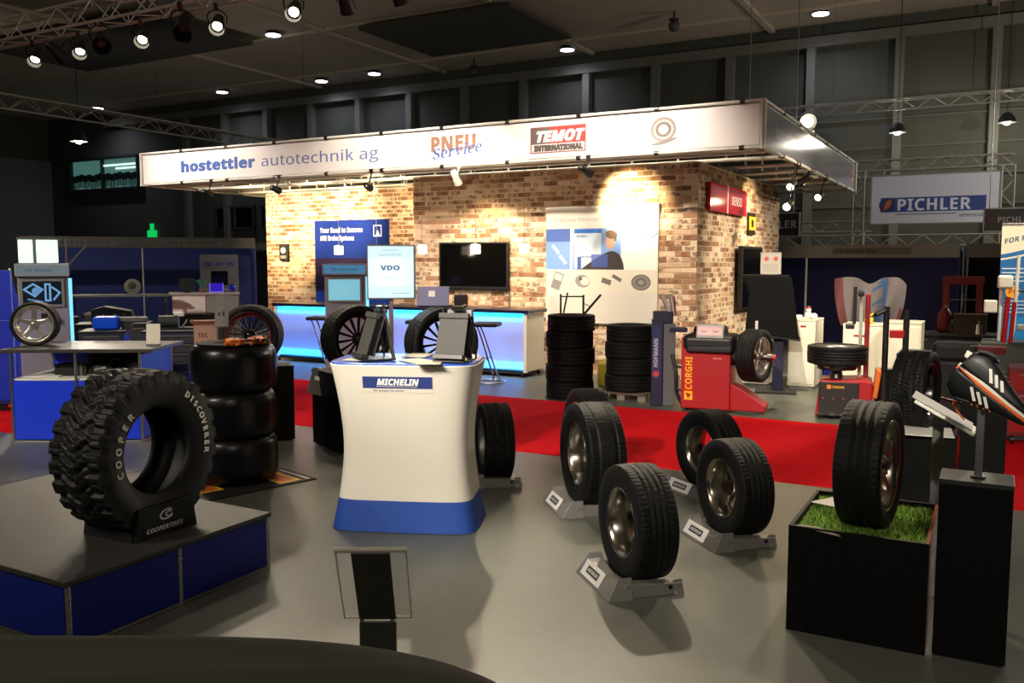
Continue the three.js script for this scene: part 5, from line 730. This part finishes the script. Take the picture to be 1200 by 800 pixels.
{ // things in the dim right background
  const t = thing('red_arch', 'dull red machine frame standing in the dark behind the tool benches', 'frame', [-0.5, 0, -16.6]); for (const s of [-1, 1]) part('upright', rb(0.1, 1.3, 0.12, 0.01, s * 0.25, 0.65, 0), M.redDark, t); part('lintel', rb(0.62, 0.14, 0.14, 0.02, 0, 1.34, 0), M.redDark, t); part('crossbar', bar([-0.25, 1.02, 0], [0.25, 1.02, 0], 0.012), M.steel, t); part('spindle', bar([0, 0.9, 0], [0, 1.12, 0], 0.014), M.steel, t); part('base', rb(0.6, 0.3, 0.4, 0.01, 0, 0.15, 0), M.dark, t);
  const e = thing('extinguisher', 'small dark red bottle standing before the dull red frame', 'bottle', [-0.66, 0.62, -14.5]); part('body', lat([[0.001, 0], [0.09, 0], [0.095, 0.05], [0.095, 0.26], [0.05, 0.34], [0.02, 0.36], [0.001, 0.36]], 20), M.redDark, e); part('valve', rb(0.06, 0.04, 0.03, 0.006, 0.01, 0.38, 0), M.steel, e);
  const c1 = thing('crate', 'brown crate stacked in the dark at the right, behind the tool benches', 'crate', [-0.32, 0.62, -14.4]); part('body', rb(0.42, 0.26, 0.3, 0.006, 0, 0.13, 0), S(0x4c4036, 0.8), c1); part('lid', bx(0.43, 0.02, 0.31, 0, 0.27, 0), S(0x5a3a34, 0.8), c1);
  const bench = (label, x, z, w, turn = 0) => { const b = thing('tool_bench', label, 'bench', [x, 0, z], turn); part('bench_top', rb(w, 0.04, 0.6, 0.006, 0, 0.6, 0), S(0x2e2e2c, 0.5), b); part('cabinet', rb(w - 0.1, 0.58, 0.5, 0.008, 0, 0.29, 0), S(0x1d1f20, 0.5), b); for (let i = 0; i < 3; i++) for (const s of [-1, 1]) { const d = part('drawer', bx(w * 0.4, 0.13, 0.02, s * w * 0.22, 0.17 + i * 0.15, 0.255), S(0x26282a, 0.45), b); part('handle', bx(w * 0.3, 0.012, 0.02, s * w * 0.22, 0.22 + i * 0.15, 0.272), M.steel, d); } return b; };
  bench('dark tool bench with drawers behind the right tyre changing machine', -0.75, -14.4, 1.6); bench('dark tool bench nearer the boots, farther right', 0.1, -12.6, 1.2); bench('low dark tool bench behind the lamella tyre', -0.62, -11.1, 0.7);
  const m = thing('dark_machine', 'black machine with tubes and chrome grips behind the lamella tyre', 'machine', [-0.38, 0, -9.6]); part('body', rb(0.5, 0.7, 0.4, 0.03, 0, 0.35, 0), M.black, m); part('head', rb(0.4, 0.18, 0.34, 0.05, 0.05, 0.78, 0), M.dark, m); part('grip', [bar([-0.28, 0.74, 0.2], [-0.16, 0.68, 0.24], 0.012), bar([-0.1, 0.36, 0.22], [0.2, 0.3, 0.24], 0.012)], M.chrome, m); part('hose', tube([[-0.2, 0.7, 0.2], [-0.3, 0.4, 0.24], [-0.22, 0.1, 0.22]], 0.02), M.black, m);
  const tools = [['bottle', 'small chrome oil can on the far right bench', -0.2], ['canister', 'dark small canister on the far right bench', -0.55], ['toolbox', 'flat dark toolbox at the left end of the far right bench', -1.1]];
  tools.forEach(([n, l, x], i) => { const o = thing(n, l, n, [x, 0.621, -14.35 + (i ? 0 : 0.1)]); part('body', i === 2 ? rb(0.3, 0.14, 0.2, 0.01, 0, 0.07, 0) : cy(0.05, 0.06, 0.14, 16, 0, 0.07, 0), i ? M.dark : M.chrome, o); part('cap', i === 2 ? rb(0.2, 0.03, 0.03, 0.01, 0, 0.16, 0) : cy(0.02, 0.02, 0.05, 10, 0, 0.165, 0), M.steel, o); });
}
// ------------------------------------------------------------------ the notice screen and the two grey column kiosks
{
  const t = thing('notice_screen', 'bright notice screen with dark blue lettering on a slim pole', 'screen', [-5.08, 0, -6.82], R(38));
  part('pole', cy(0.02, 0.02, 1.34, 14, 0, 0.67, -0.03), S(0xb89a98, 0.4, 0.3), t); part('foot', cy(0.2, 0.22, 0.02, 32, 0, 0.01, -0.03), M.steel, t); part('housing', rb(0.46, 0.52, 0.05, 0.008, 0.004, 1.556, 0), M.grey, t);
  part('display', plane(0.43, 0.49, 0, 1.556, 0.0258), glowPrint(512, 584, (x, w, h) => { x.fillStyle = '#d2ecf0'; x.fillRect(0, 0, w, h); x.fillStyle = '#e0f4f6'; x.fillRect(0, 130, w, 320); x.textAlign = 'center'; x.fillStyle = '#8fb0bc'; x.font = '40px sans-serif'; x.fillText('Hostettler', 250, 58); x.fillStyle = '#7f9cb0'; x.font = '46px sans-serif'; x.fillText('Autotechnik', 250, 112); x.fillStyle = '#2c3f6a'; x.font = 'bold 84px sans-serif'; x.save(); x.translate(250, 270); x.scale(1.25, 0.86); x.fillText('VDO', 0, 0); x.strokeStyle = '#2c3f6a'; x.lineWidth = 5; x.strokeText('VDO', 0, 0); x.restore(); x.fillStyle = '#9ab8c2'; x.font = '34px sans-serif'; x.fillText('Workshop', 250, 364); x.fillStyle = '#86a2ae'; x.fillRect(270, 530, 190, 6); }, 1.2), t);
  lightPoint(-5.08 + 0.5 * Math.sin(R(38)), 1.55, -6.82 + 0.5 * Math.cos(R(38)), 0xd8f0ff, 0.5, 8);
  const kiosk = (label, pos, turn, withBoxes, draw) => { const k = thing('column_kiosk', label, 'kiosk', pos, turn), gm = S(0x8f8d9c, 0.45);
    part('column', rb(0.48, 1.5, 0.22, 0.01, 0, 0.75, 0), gm, k); part('header', rb(0.52, 0.14, 0.3, 0.012, 0, 1.565, 0.02), S(0x9aa0a8, 0.4), k); part('header_glow', plane(0.48, 0.1, 0, 1.565, 0.172), glowPrint(256, 52, (x, w, h) => { x.fillStyle = withBoxes ? '#8f9ca4' : '#5fa8d8'; x.fillRect(0, 0, w, h); x.fillStyle = '#2f4a66'; x.font = '26px sans-serif'; x.fillText(withBoxes ? 'ATE Bremse' : 'ATE Brake Center', 40, 36, 170); }, 0.5), k);
    part('screen_frame', bx(0.42, 0.3, 0.03, -0.01, 1.32, 0.12), M.grey, k); part('display', plane(0.37, 0.25, -0.01, 1.32, 0.1362), glowPrint(256, 172, draw, 0.75), k); part('light_strip', bx(0.035, 0.95, 0.035, 0.262, 1.0, 0.09), S(0x101010, 0.4, 0, { emissive: 0x7fd8f4, emissiveIntensity: 1.3 }), k); part('foot', rb(0.6, 0.03, 0.4, 0.008, 0, 0.015, 0), M.steel, k); part('shelf', rb(0.1, 0.05, 0.12, 0.008, 0.02, 1.08, 0.17), M.black, k);
    if (withBoxes) { const lit = S(0xf0fff6, 0.6, 0, { emissive: 0xcfeedd, emissiveIntensity: 0.8 }); for (const [x, w] of [[-0.15, 0.14], [0.055, 0.21]]) { part('light_box', rb(w, 0.25, 0.16, 0.01, x, 1.765, 0), lit, k); } part('lamp_frame', [bx(0.43, 0.02, 0.18, -0.02, 1.9, 0), bx(0.02, 0.25, 0.17, -0.068, 1.765, 0)], M.steel, k); }
    return k; };
  kiosk('grey column kiosk with a pale blue screen before the dark blue poster', [-6.9, 0, -8.35], R(37), false, (x, w, h) => { x.fillStyle = '#8fd8ea'; x.fillRect(0, 0, w, h); x.fillStyle = '#a8e4f0'; for (let i = 0; i < 8; i++) x.fillRect(16, 24 + i * 17, 120 + (i * 37 % 80), 5); });
  kiosk('grey column kiosk with glowing boxes on top at the left edge', [-9.08, 0, -5.92], R(56), true, (x, w, h) => { x.fillStyle = '#0c1622'; x.fillRect(0, 0, w, h); x.strokeStyle = '#7fb4e6'; x.lineWidth = 14; x.beginPath(); x.moveTo(10, 60); x.lineTo(70, 20); x.lineTo(130, 60); x.lineTo(80, 110); x.closePath(); x.stroke(); x.beginPath(); x.arc(88, 72, 28, 0, 7); x.fillStyle = '#6f9fd6'; x.fill(); x.strokeRect(150, 22, 30, 120); x.beginPath(); x.moveTo(190, 40); x.lineTo(244, 84); x.lineTo(200, 140); x.stroke(); x.lineWidth = 8; x.beginPath(); x.moveTo(30, 130); x.lineTo(130, 150); x.stroke(); });
}
// ------------------------------------------------------------------ left: blue counter with things on it
{
  const tz = R(30.7), o = [-7.54, 0, -5.4], t = thing('blue_counter', 'blue panelled counter with a dark top and an open shelf', 'counter', o, tz), pb = S(0x1d40e8, 0.32), w = 1.16, d = 0.8;
  part('counter_top', rb(w + 0.2, 0.035, d + 0.06, 0.004, 0.02, 0.845, 0), S(0x3c3a37, 0.35), t);
  for (let i = 0; i < 2; i++) part('front_panel', bx(w / 2 - 0.03, 0.54, 0.012, -w / 4 + i * w / 2, 0.3, d / 2), pb, t); for (let i = 0; i < 2; i++) part('back_panel', bx(w / 2 - 0.03, 0.78, 0.012, -w / 4 + i * w / 2, 0.42, -d / 2), pb, t); part('side_panel', bx(0.012, 0.78, d - 0.03, w / 2, 0.42, 0), pb, t); part('side_panel', bx(0.012, 0.54, d - 0.03, -w / 2, 0.3, 0), pb, t);
  part('shelf', rb(w - 0.02, 0.02, d - 0.03, 0.004, 0, 0.58, 0), M.white, t); for (const [x, z] of [[-w / 2, d / 2], [0, d / 2], [w / 2, d / 2], [-w / 2, -d / 2], [0, -d / 2], [w / 2, -d / 2]]) part('post', bar([x, 0, z], [x, 0.83, z], 0.014, 8), M.alu, t);
  part('bottom_rail', [bx(w, 0.016, 0.016, 0, 0.012, d / 2), bx(0.016, 0.016, d, w / 2, 0.012, 0)], M.alu, t);
  const on = (x, y, z) => { const v = V(x, 0, z).applyAxisAngle(V(0, 1, 0), tz); return [o[0] + v.x, y, o[2] + v.z]; };
  const bag = thing('black_case', 'flat black case on the shelf of the blue counter', 'case', on(-0.13, 0.591, 0.12), tz); part('body', rb(0.3, 0.11, 0.2, 0.01, 0, 0.055, 0), M.black, bag); part('strap', bx(0.02, 0.112, 0.21, 0.1, 0.056, 0), M.midGrey, bag);
  const ds = thing('desk_set', 'stack of brown and pale folders at the back of the counter shelf', 'folder', on(0.0, 0.591, -0.2), tz); part('folder', bx(0.1, 0.2, 0.2, -0.05, 0.1, 0), S(0x4a4238, 0.7), ds); part('folder', bx(0.07, 0.19, 0.2, 0.04, 0.095, 0), S(0x6a5026, 0.7), ds); part('label', bx(0.05, 0.04, 0.004, -0.05, 0.13, 0.102), M.redDark, ds);
  const sn = thing('grey_trainer', 'grey and black trainer on the shelf of the blue counter', 'shoe', on(0.16, 0.591, 0.22), tz + 0.1); part('upper', put(new THREE.SphereGeometry(0.075, 20, 14), 0, 0.05, 0).scale(1.6, 0.9, 0.75), M.dark, sn); part('sole', rb(0.24, 0.028, 0.1, 0.012, 0, 0.014, 0), S(0x9d9a90, 0.6), sn); part('stripe', bx(0.1, 0.014, 0.1, 0.0, 0.075, 0, 0, 0, 0.2), M.paleGrey, sn);
  const bg = thing('black_bag', 'crumpled black bag at the right end of the counter shelf', 'bag', on(0.42, 0.591, 0.02), tz); const gb = new THREE.SphereGeometry(0.13, 28, 20), p = gb.attributes.position; for (let i = 0; i < p.count; i++) { const k = 1 + 0.22 * (nB(Math.abs(p.getX(i) * 3) % 1, Math.abs(p.getY(i) * 3 + p.getZ(i)) % 1) - 0.5); p.setXYZ(i, p.getX(i) * k * 1.15, Math.max(-0.1, p.getY(i) * k * 0.85), p.getZ(i) * k); } gb.computeVertexNormals(); part('bag_body', put(gb, -0.02, 0.1, 0), M.black, bg); part('bag_strap', tube([[-0.1, 0.12, 0.08], [-0.18, 0.16, 0.14], [-0.2, 0.05, 0.18], [-0.1, 0.01, 0.2]], 0.01), M.dark, bg);
  single('paper_sheet', 'white papers on the left end of the counter shelf', 'paper', rb(0.3, 0.01, 0.2, 0.002, 0, 0.005, 0), M.white, on(-0.36, 0.591, 0.22), tz + 0.1);
  wheel('mounted_tyre', 'wheel with silver five-spoke rim standing on the blue counter', on(-0.52, 0.863, 0.04), R(44), { R: 0.208, W: 0.17, r: 0.168, geo: roadTyre(0.208, 0.17, 0.168, { periods: 40 }), rim: { spokes: 5, at: 0.36, width: 0.2, mat: M.silver, style: 'star' } });
  const cd = thing('upright_card', 'blank pale card standing in a clip on the blue counter', 'card', on(0.6, 0.863, 0.1), tz); part('card', rb(0.13, 0.2, 0.006, 0.002, 0, 0.105, 0, -0.12), M.cream, cd); part('clip', rb(0.12, 0.02, 0.06, 0.004, 0, 0.01, 0), M.steel, cd);
}
// ------------------------------------------------------------------ far left: dim booths, benches, machines
{
  const bw = S(0x2c3e86, 0.7);
  booth('dark blue fair booth with grey name headers at the far left', [-17.84, 0, -14.2], R(50), 4.9, 2.14, bw, S(0x63635f, 0.8), 'LINK & CO. FRANCE');
  booth('dim dark blue fair booth nearer the pale brick wall', [-19.5, 0, -19.0], R(46), 4.2, 2.14, S(0x10122a, 0.8), S(0x4a4a48, 0.8), 'NEWPORT');
  const sl = thing('sloped_tent', 'bright blue and white pointed banner at the left edge', 'banner', [-9.68, 0, -5.9], R(58)); part('cloth', ext([[-0.45, 0.1], [0.16, 0.1], [0.16, 0.9], [0.02, 1.56], [-0.45, 1.56]], 0.03, 0.004), S(0x1c34c0, 0.5), sl); part('white_band', ext([[-0.46, 0.1], [-0.08, 1.575], [-0.46, 1.575]], 0.036, 0.004), M.white, sl); part('rib', [bar([0.03, 0.1, 0.02], [0.03, 1.56, 0.02], 0.008), bar([-0.4, 1.0, 0.022], [0.1, 1.0, 0.022], 0.006)], S(0x6f86d8, 0.4), sl); part('pole', bar([0.17, 0, 0], [0.02, 1.58, 0], 0.014), M.aluPaint, sl); part('foot', rb(0.8, 0.03, 0.3, 0.01, -0.1, 0.09, 0), M.navy, sl); part('caster', cy(0.04, 0.04, 0.3, 12, -0.1, 0.04, 0, Math.PI / 2), M.black, sl);
  const sp = thing('exhibit_board', 'grey exhibit panel with a black screen and a row of small windows', 'panel', [-11.64, 0, -10.77], R(47)); part('panel_board', bx(0.62, 1.78, 0.08, 0, 0.89, 0), S(0x4a4c54, 0.6), sp); for (let i = 0; i < 3; i++) part('small_window', bx(0.12, 0.06, 0.01, -0.18 + i * 0.18, 1.62, 0.043), M.navy, sp); part('screen', bx(0.27, 0.24, 0.02, 0.0, 1.38, 0.045), M.blackGloss, sp); part('ledge', bx(0.6, 0.03, 0.12, 0, 1.18, 0.08), M.midGrey, sp);
  const wc = thing('white_desk', 'white desk with a black screen on it in the left background', 'desk', [-9.62, 0, -8.62], R(48)); part('front_board', rb(0.42, 0.26, 0.03, 0.004, -0.2, 1.09, 0.2), M.white, wc); part('front_board', rb(0.42, 0.26, 0.03, 0.004, 0.23, 1.09, 0.2), S(0x8a8a88, 0.5), wc); part('desk_top', rb(0.92, 0.03, 0.5, 0.004, 0, 1.22, 0), M.paleGrey, wc); part('cabinet', rb(0.8, 0.94, 0.4, 0.008, 0, 0.47, -0.03), M.dark, wc);
  const P3 = (x, z) => { const v = V(x, 0, z).applyAxisAngle(V(0, 1, 0), R(48)); return [-9.62 + v.x, 1.236, -8.62 + v.z]; };
  const mn = thing('desk_screen', 'black screen standing on the white desk', 'screen', P3(-0.22, 0.02), R(48)); part('display', rb(0.2, 0.17, 0.02, 0.004, 0, 0.11, 0), M.black, mn); part('foot', bx(0.1, 0.025, 0.1, 0, 0.0125, 0), M.black, mn);
  const pt = thing('desk_plant', 'small green stringy plant beside the black desk screen', 'plant', P3(-0.04, 0.05), 0.4); part('pot', cy(0.03, 0.024, 0.05, 14, 0, 0.025, 0), S(0x9a5a4a, 0.7), pt); for (let i = 0; i < 12; i++) { const a = i * 0.7, q = 0.04 + 0.03 * (i % 3); part('leaf', tube([[0, 0.05, 0], [Math.cos(a) * q * 0.6, 0.15 + 0.01 * (i % 4), Math.sin(a) * q * 0.6], [Math.cos(a) * q, 0.12 + 0.02 * (i % 3), Math.sin(a) * q]], 0.004, 8, 5), S(0x3f9a72, 0.6), pt); }
  const ab = thing('violet_box', 'clear box glowing violet on the white desk', 'box', P3(0.16, 0.06), R(48)); part('box_body', rb(0.17, 0.12, 0.1, 0.006, 0, 0.06, 0), S(0x2a1c90, 0.3, 0, { emissive: 0x3018d8, emissiveIntensity: 0.45 }), ab); part('box_edge', [bx(0.18, 0.008, 0.11, 0, 0.004, 0), bx(0.008, 0.12, 0.11, 0.086, 0.06, 0), bx(0.008, 0.12, 0.11, -0.086, 0.06, 0)], S(0x202020, 0.4, 0, { emissive: 0x9a80ff, emissiveIntensity: 0.9 }), ab);
  const gl = thing('blue_ball', 'small glossy dark blue ball at the right end of the white desk', 'ball', P3(0.37, 0.08)); part('ball', sph(0.05, 0, 0.06, 0), S(0x1020a0, 0.1), gl); part('ring', tor(0.025, 0.008, 0, 0.008, 0, Math.PI / 2), M.steel, gl);
  const tc = (label, pos, turn, wd, bodyM, n) => { const c = thing('drawer_cabinet', label, 'cabinet', pos, turn); part('body', rb(wd, 0.86, 0.5, 0.008, 0, 0.47, 0), bodyM, c); for (let i = 0; i < n; i++) { const h = 0.78 / n, d = part('drawer', bx(wd - 0.08, h - 0.02, 0.02, 0, 0.1 + h * (i + 0.5), 0.255), S(0x35332e, 0.5), c); part('handle', bx(wd - 0.1, 0.014, 0.026, 0, 0.1 + h * (i + 0.92), 0.268), S(0x77705f, 0.4, 0.5), d); } part('top_mat', rb(wd + 0.02, 0.025, 0.52, 0.006, 0, 0.913, 0), M.black, c); part('side_rail', bx(0.05, 0.84, 0.05, wd / 2 + 0.02, 0.46, 0.23), S(0x1c3fa0, 0.4), c); for (const x of [-0.4, 0.4]) for (const z of [-0.18, 0.18]) part('caster', cy(0.03, 0.03, 0.03, 12, x * wd, 0.03, z, 0, 0, Math.PI / 2), M.black, c); return c; };
  tc('tool cabinet with many flat dark drawers, left of the slick tyre stack', [-7.78, 0, -6.58], R(40), 0.62, S(0x1b2350, 0.5), 8); tc('dark blue drawer cabinet behind the blue counter', [-8.42, 0, -6.18], R(44), 0.44, S(0x141a3a, 0.5), 5); tc('long low tool cabinet in the dark, behind the tall grey kiosk', [-9.3, 0, -6.95], R(46), 0.8, S(0x18191c, 0.5), 4);
  const tb = thing('carton', 'open pale pink carton with dark lettering beside the slick tyre stack', 'box', [-6.02, 0, -5.4], R(44)); part('plinth_box', rb(0.18, 0.93, 0.16, 0.004, 0, 0.465, 0), M.black, tb); part('carton_body', rb(0.19, 0.19, 0.16, 0.003, 0, 1.025, 0), S(0xc99a86, 0.7), tb); part('flap', bx(0.2, 0.03, 0.17, 0, 1.13, 0), S(0x8a4a36, 0.7), tb); part('graphic', plane(0.18, 0.14, 0, 1.025, 0.0812), printed(128, 100, (x, w, h) => { x.fillStyle = '#d6a692'; x.fillRect(0, 0, w, h); x.fillStyle = '#3a2620'; x.font = 'bold 34px sans-serif'; x.fillText('TEC', 20, 64); }, 0.7), tb);
  const bt = thing('work_table', 'dark work table with machine parts in the left background', 'table', [-9.83, 0, -7.35], R(46)); part('table_top', rb(1.3, 0.04, 0.6, 0.006, 0, 0.82, 0), M.dark, bt); for (const x of [-0.6, 0.6]) for (const z of [-0.25, 0.25]) part('leg', bx(0.05, 0.8, 0.05, x, 0.4, z), M.dark, bt); part('back_shelf', bx(1.3, 0.03, 0.2, 0, 1.22, -0.2), M.midGrey, bt); for (const x of [-0.6, 0.6]) part('shelf_post', bx(0.03, 0.4, 0.03, x, 1.02, -0.2), M.midGrey, bt);
  const P4 = (x, y, z) => { const v = V(x, 0, z).applyAxisAngle(V(0, 1, 0), R(46)); return [-9.83 + v.x, y, -7.35 + v.z]; };
  const fan = thing('disc_rotor', 'pale round rotor standing on the shelf above the work table', 'part', P4(0.2, 1.236, -0.2), R(50)); part('disc', [cy(0.1, 0.1, 0.025, 24, 0, 0.1, 0, Math.PI / 2), tor(0.06, 0.012, 0, 0.1, 0.018)], S(0x77756a, 0.5, 0.4), fan); part('hub', cy(0.035, 0.035, 0.06, 16, 0, 0.1, 0.01, Math.PI / 2), M.dark, fan);
  const bc = thing('blue_cover', 'bright blue glossy sheet hanging over a machine in the left background', 'cover', [-8.42, 0.927, -6.2], R(44)); part('sheet', rb(0.26, 0.14, 0.24, 0.03, 0, 0.07, 0), S(0x0f4fe0, 0.25), bc); part('machine_bar', rb(0.3, 0.06, 0.12, 0.02, 0.26, 0.1, 0), M.midGrey, bc); part('machine_foot', bx(0.1, 0.07, 0.1, 0.2, 0.035, 0), M.dark, bc);
  const gear = [['toolbox', 'black toolbox at the left end of the work table', -0.5, 0.15, rb(0.22, 0.14, 0.16, 0.02, 0, 0.07, 0), M.black], ['brown_box', 'small brown box under the rotor on the work table', -0.1, -0.12, rb(0.16, 0.2, 0.14, 0.006, 0, 0.1, 0), S(0x4a3a22, 0.7)], ['vice', 'dark bench vice with chrome handle near the middle of the work table', -0.28, 0.12, mergeGeometries([rb(0.1, 0.16, 0.16, 0.02, 0, 0.08, 0).toNonIndexed(), bx(0.2, 0.05, 0.06, 0.02, 0.14, 0.02).toNonIndexed()]), M.dark]];
  for (const [n, l, x, z, g, m] of gear) { const q = thing(n, l, n.replace('_', ' '), P4(x, 0.842, z), R(46)); part('body', g, m, q); part('handle', bar([-0.05, 0.17, 0.02], [0.06, 0.19, 0.02], 0.008), M.chrome, q); }
  const pr = thing('pump_set', 'dark pump set with chrome fittings on the many-drawer cabinet', 'pump', [-7.78, 0.927, -6.58], R(40)); part('motor', cy(0.07, 0.07, 0.2, 18, -0.08, 0.08, 0, 0, 0, Math.PI / 2), M.dark, pr); part('base', rb(0.4, 0.02, 0.2, 0.005, 0, 0.01, 0), M.black, pr); part('fitting', [bar([0.06, 0.02, 0.05], [0.12, 0.1, 0.05], 0.014), sph(0.025, 0.16, 0.08, 0.02)], M.chrome, pr); part('white_cap', rb(0.1, 0.05, 0.08, 0.01, 0.02, 0.16, -0.03), M.white, pr);
  const st = thing('steering_console', 'dark console with small lights behind the blue counter', 'machine', [-9.3, 0.927, -6.95], R(46)); part('console', ext([[-0.24, 0], [0.24, 0], [0.2, 0.14], [-0.1, 0.2], [-0.24, 0.16]], 0.26, 0.01), M.black, st); for (const x of [-0.1, 0.02, 0.12]) part('knob', sph(0.014, x, 0.1, 0.136), M.chrome, st);
  // thin light booth roof struts at the left
  const pl = thing('booth_strut', 'thin pale post with a slanting brace beside the left kiosk', 'post', [-15.8, 0, -10.8]); part('post', bar([0, 0, 0], [0, 2.1, 0], 0.02), M.paleGrey, pl); part('brace', bar([0, 1.55, 0], [0.25, 1.96, -0.25], 0.018), M.paleGrey, pl); part('foot', cy(0.1, 0.1, 0.02, 20, 0, 0.01, 0), M.steel, pl);
}
// ------------------------------------------------------------------ foreground: clear plate on a dark post, cloth-covered table
{
  const t = thing('clear_plate_stand', 'clear slanted plate on a flat dark post before the fabric counter', 'stand', [-1.565, 0, -2.01], R(YAW * 0 + 30));
  const m = S(0x3a3a35, 0.45), a = 0.5;
  part('plate', rb(0.2, 0.29, 0.006, 0.002, 0, 0.715, 0.03, a), M.acrylic, t); part('edge_fold', bar([-0.102, 0.842, 0.1], [0.102, 0.842, 0.1], 0.008, 8), S(0xd8d4c6, 0.2), t); part('back_strip', rb(0.11, 0.28, 0.006, 0.002, 0, 0.712, 0.042, a), m, t);
  part('post', rb(0.11, 0.58, 0.02, 0.003, 0, 0.29, -0.03), m, t); for (const x of [-0.045, 0.045]) part('bolt', cy(0.006, 0.006, 0.012, 10, x, 0.588, -0.018, Math.PI / 2), M.chrome, t); part('foot', rb(0.3, 0.012, 0.26, 0.004, 0, 0.006, -0.03), m, t);
  const edge = S(0xe4e0d0, 0.2); part('plate_edge', bar([-0.1, 0.588, -0.04], [0.1, 0.588, -0.04], 0.003, 6), edge, t); for (const s of [-1, 1]) part('plate_edge', rb(0.005, 0.29, 0.008, 0.001, s * 0.1, 0.715, 0.03, a), edge, t);
  const g = new THREE.BufferGeometry(), pos = [], idx = [], nu = 96, nv = 40, A = 1.2, B = 0.42, H = 0.985; // superellipse table top falling to the floor
  for (let j = 0; j <= nv; j++) for (let i = 0; i < nu; i++) { const u = i / nu * Math.PI * 2, v = j / nv, e = 0.55, c = Math.sign(Math.cos(u)) * Math.pow(Math.abs(Math.cos(u)), e), s = Math.sign(Math.sin(u)) * Math.pow(Math.abs(Math.sin(u)), e); let q, y; if (v < 0.5) { q = v / 0.5 * 0.74; y = H - 0.004 * q; } else if (v < 0.75) { const k = (v - 0.5) / 0.25 * Math.PI / 2; q = 0.74 + 0.26 * Math.sin(k); y = H - 0.17 * (1 - Math.cos(k)); } else { const k = (v - 0.75) / 0.25; q = 1 + 0.05 * k + 0.02 * k * Math.sin(u * 18); y = H - 0.17 - k * (H - 0.19); } y += v < 0.75 && v > 0 ? 0.004 * Math.sin(c * q * 5 + 1) * Math.sin(s * q * 3 + c) + 0.006 * q * Math.exp(-Math.pow((s * q + 0.25 + 0.2 * c) / 0.05, 2)) : 0; pos.push(A * c * q, y, B * s * q); }
  for (let j = 0; j < nv; j++) for (let i = 0; i < nu; i++) { const a1 = j * nu + i, b = j * nu + (i + 1) % nu; idx.push(a1, b, a1 + nu, b, b + nu, a1 + nu); }
  g.setAttribute('position', new THREE.Float32BufferAttribute(pos, 3)); g.setAttribute('uv', new THREE.Float32BufferAttribute(pos.flatMap((v, i) => i % 3 === 1 ? [] : [v]), 2)); g.setIndex(idx); g.computeVertexNormals();
  const rx = Math.cos(YAW), rz = -Math.sin(YAW), fx = -Math.sin(YAW), fz = -Math.cos(YAW), la = -1.08, dp = 1.2;
  single('covered_table', 'table under a smooth dark grey cloth, nearest of all things', 'table', g, S(0x3c3e37, 0.85, 0, { bumpMap: rep(clothNoise, 30), bumpScale: 0.0003 }), [rx * la + fx * dp, 0, rz * la + fz * dp], YAW);
}
renderer.render(scene, camera);
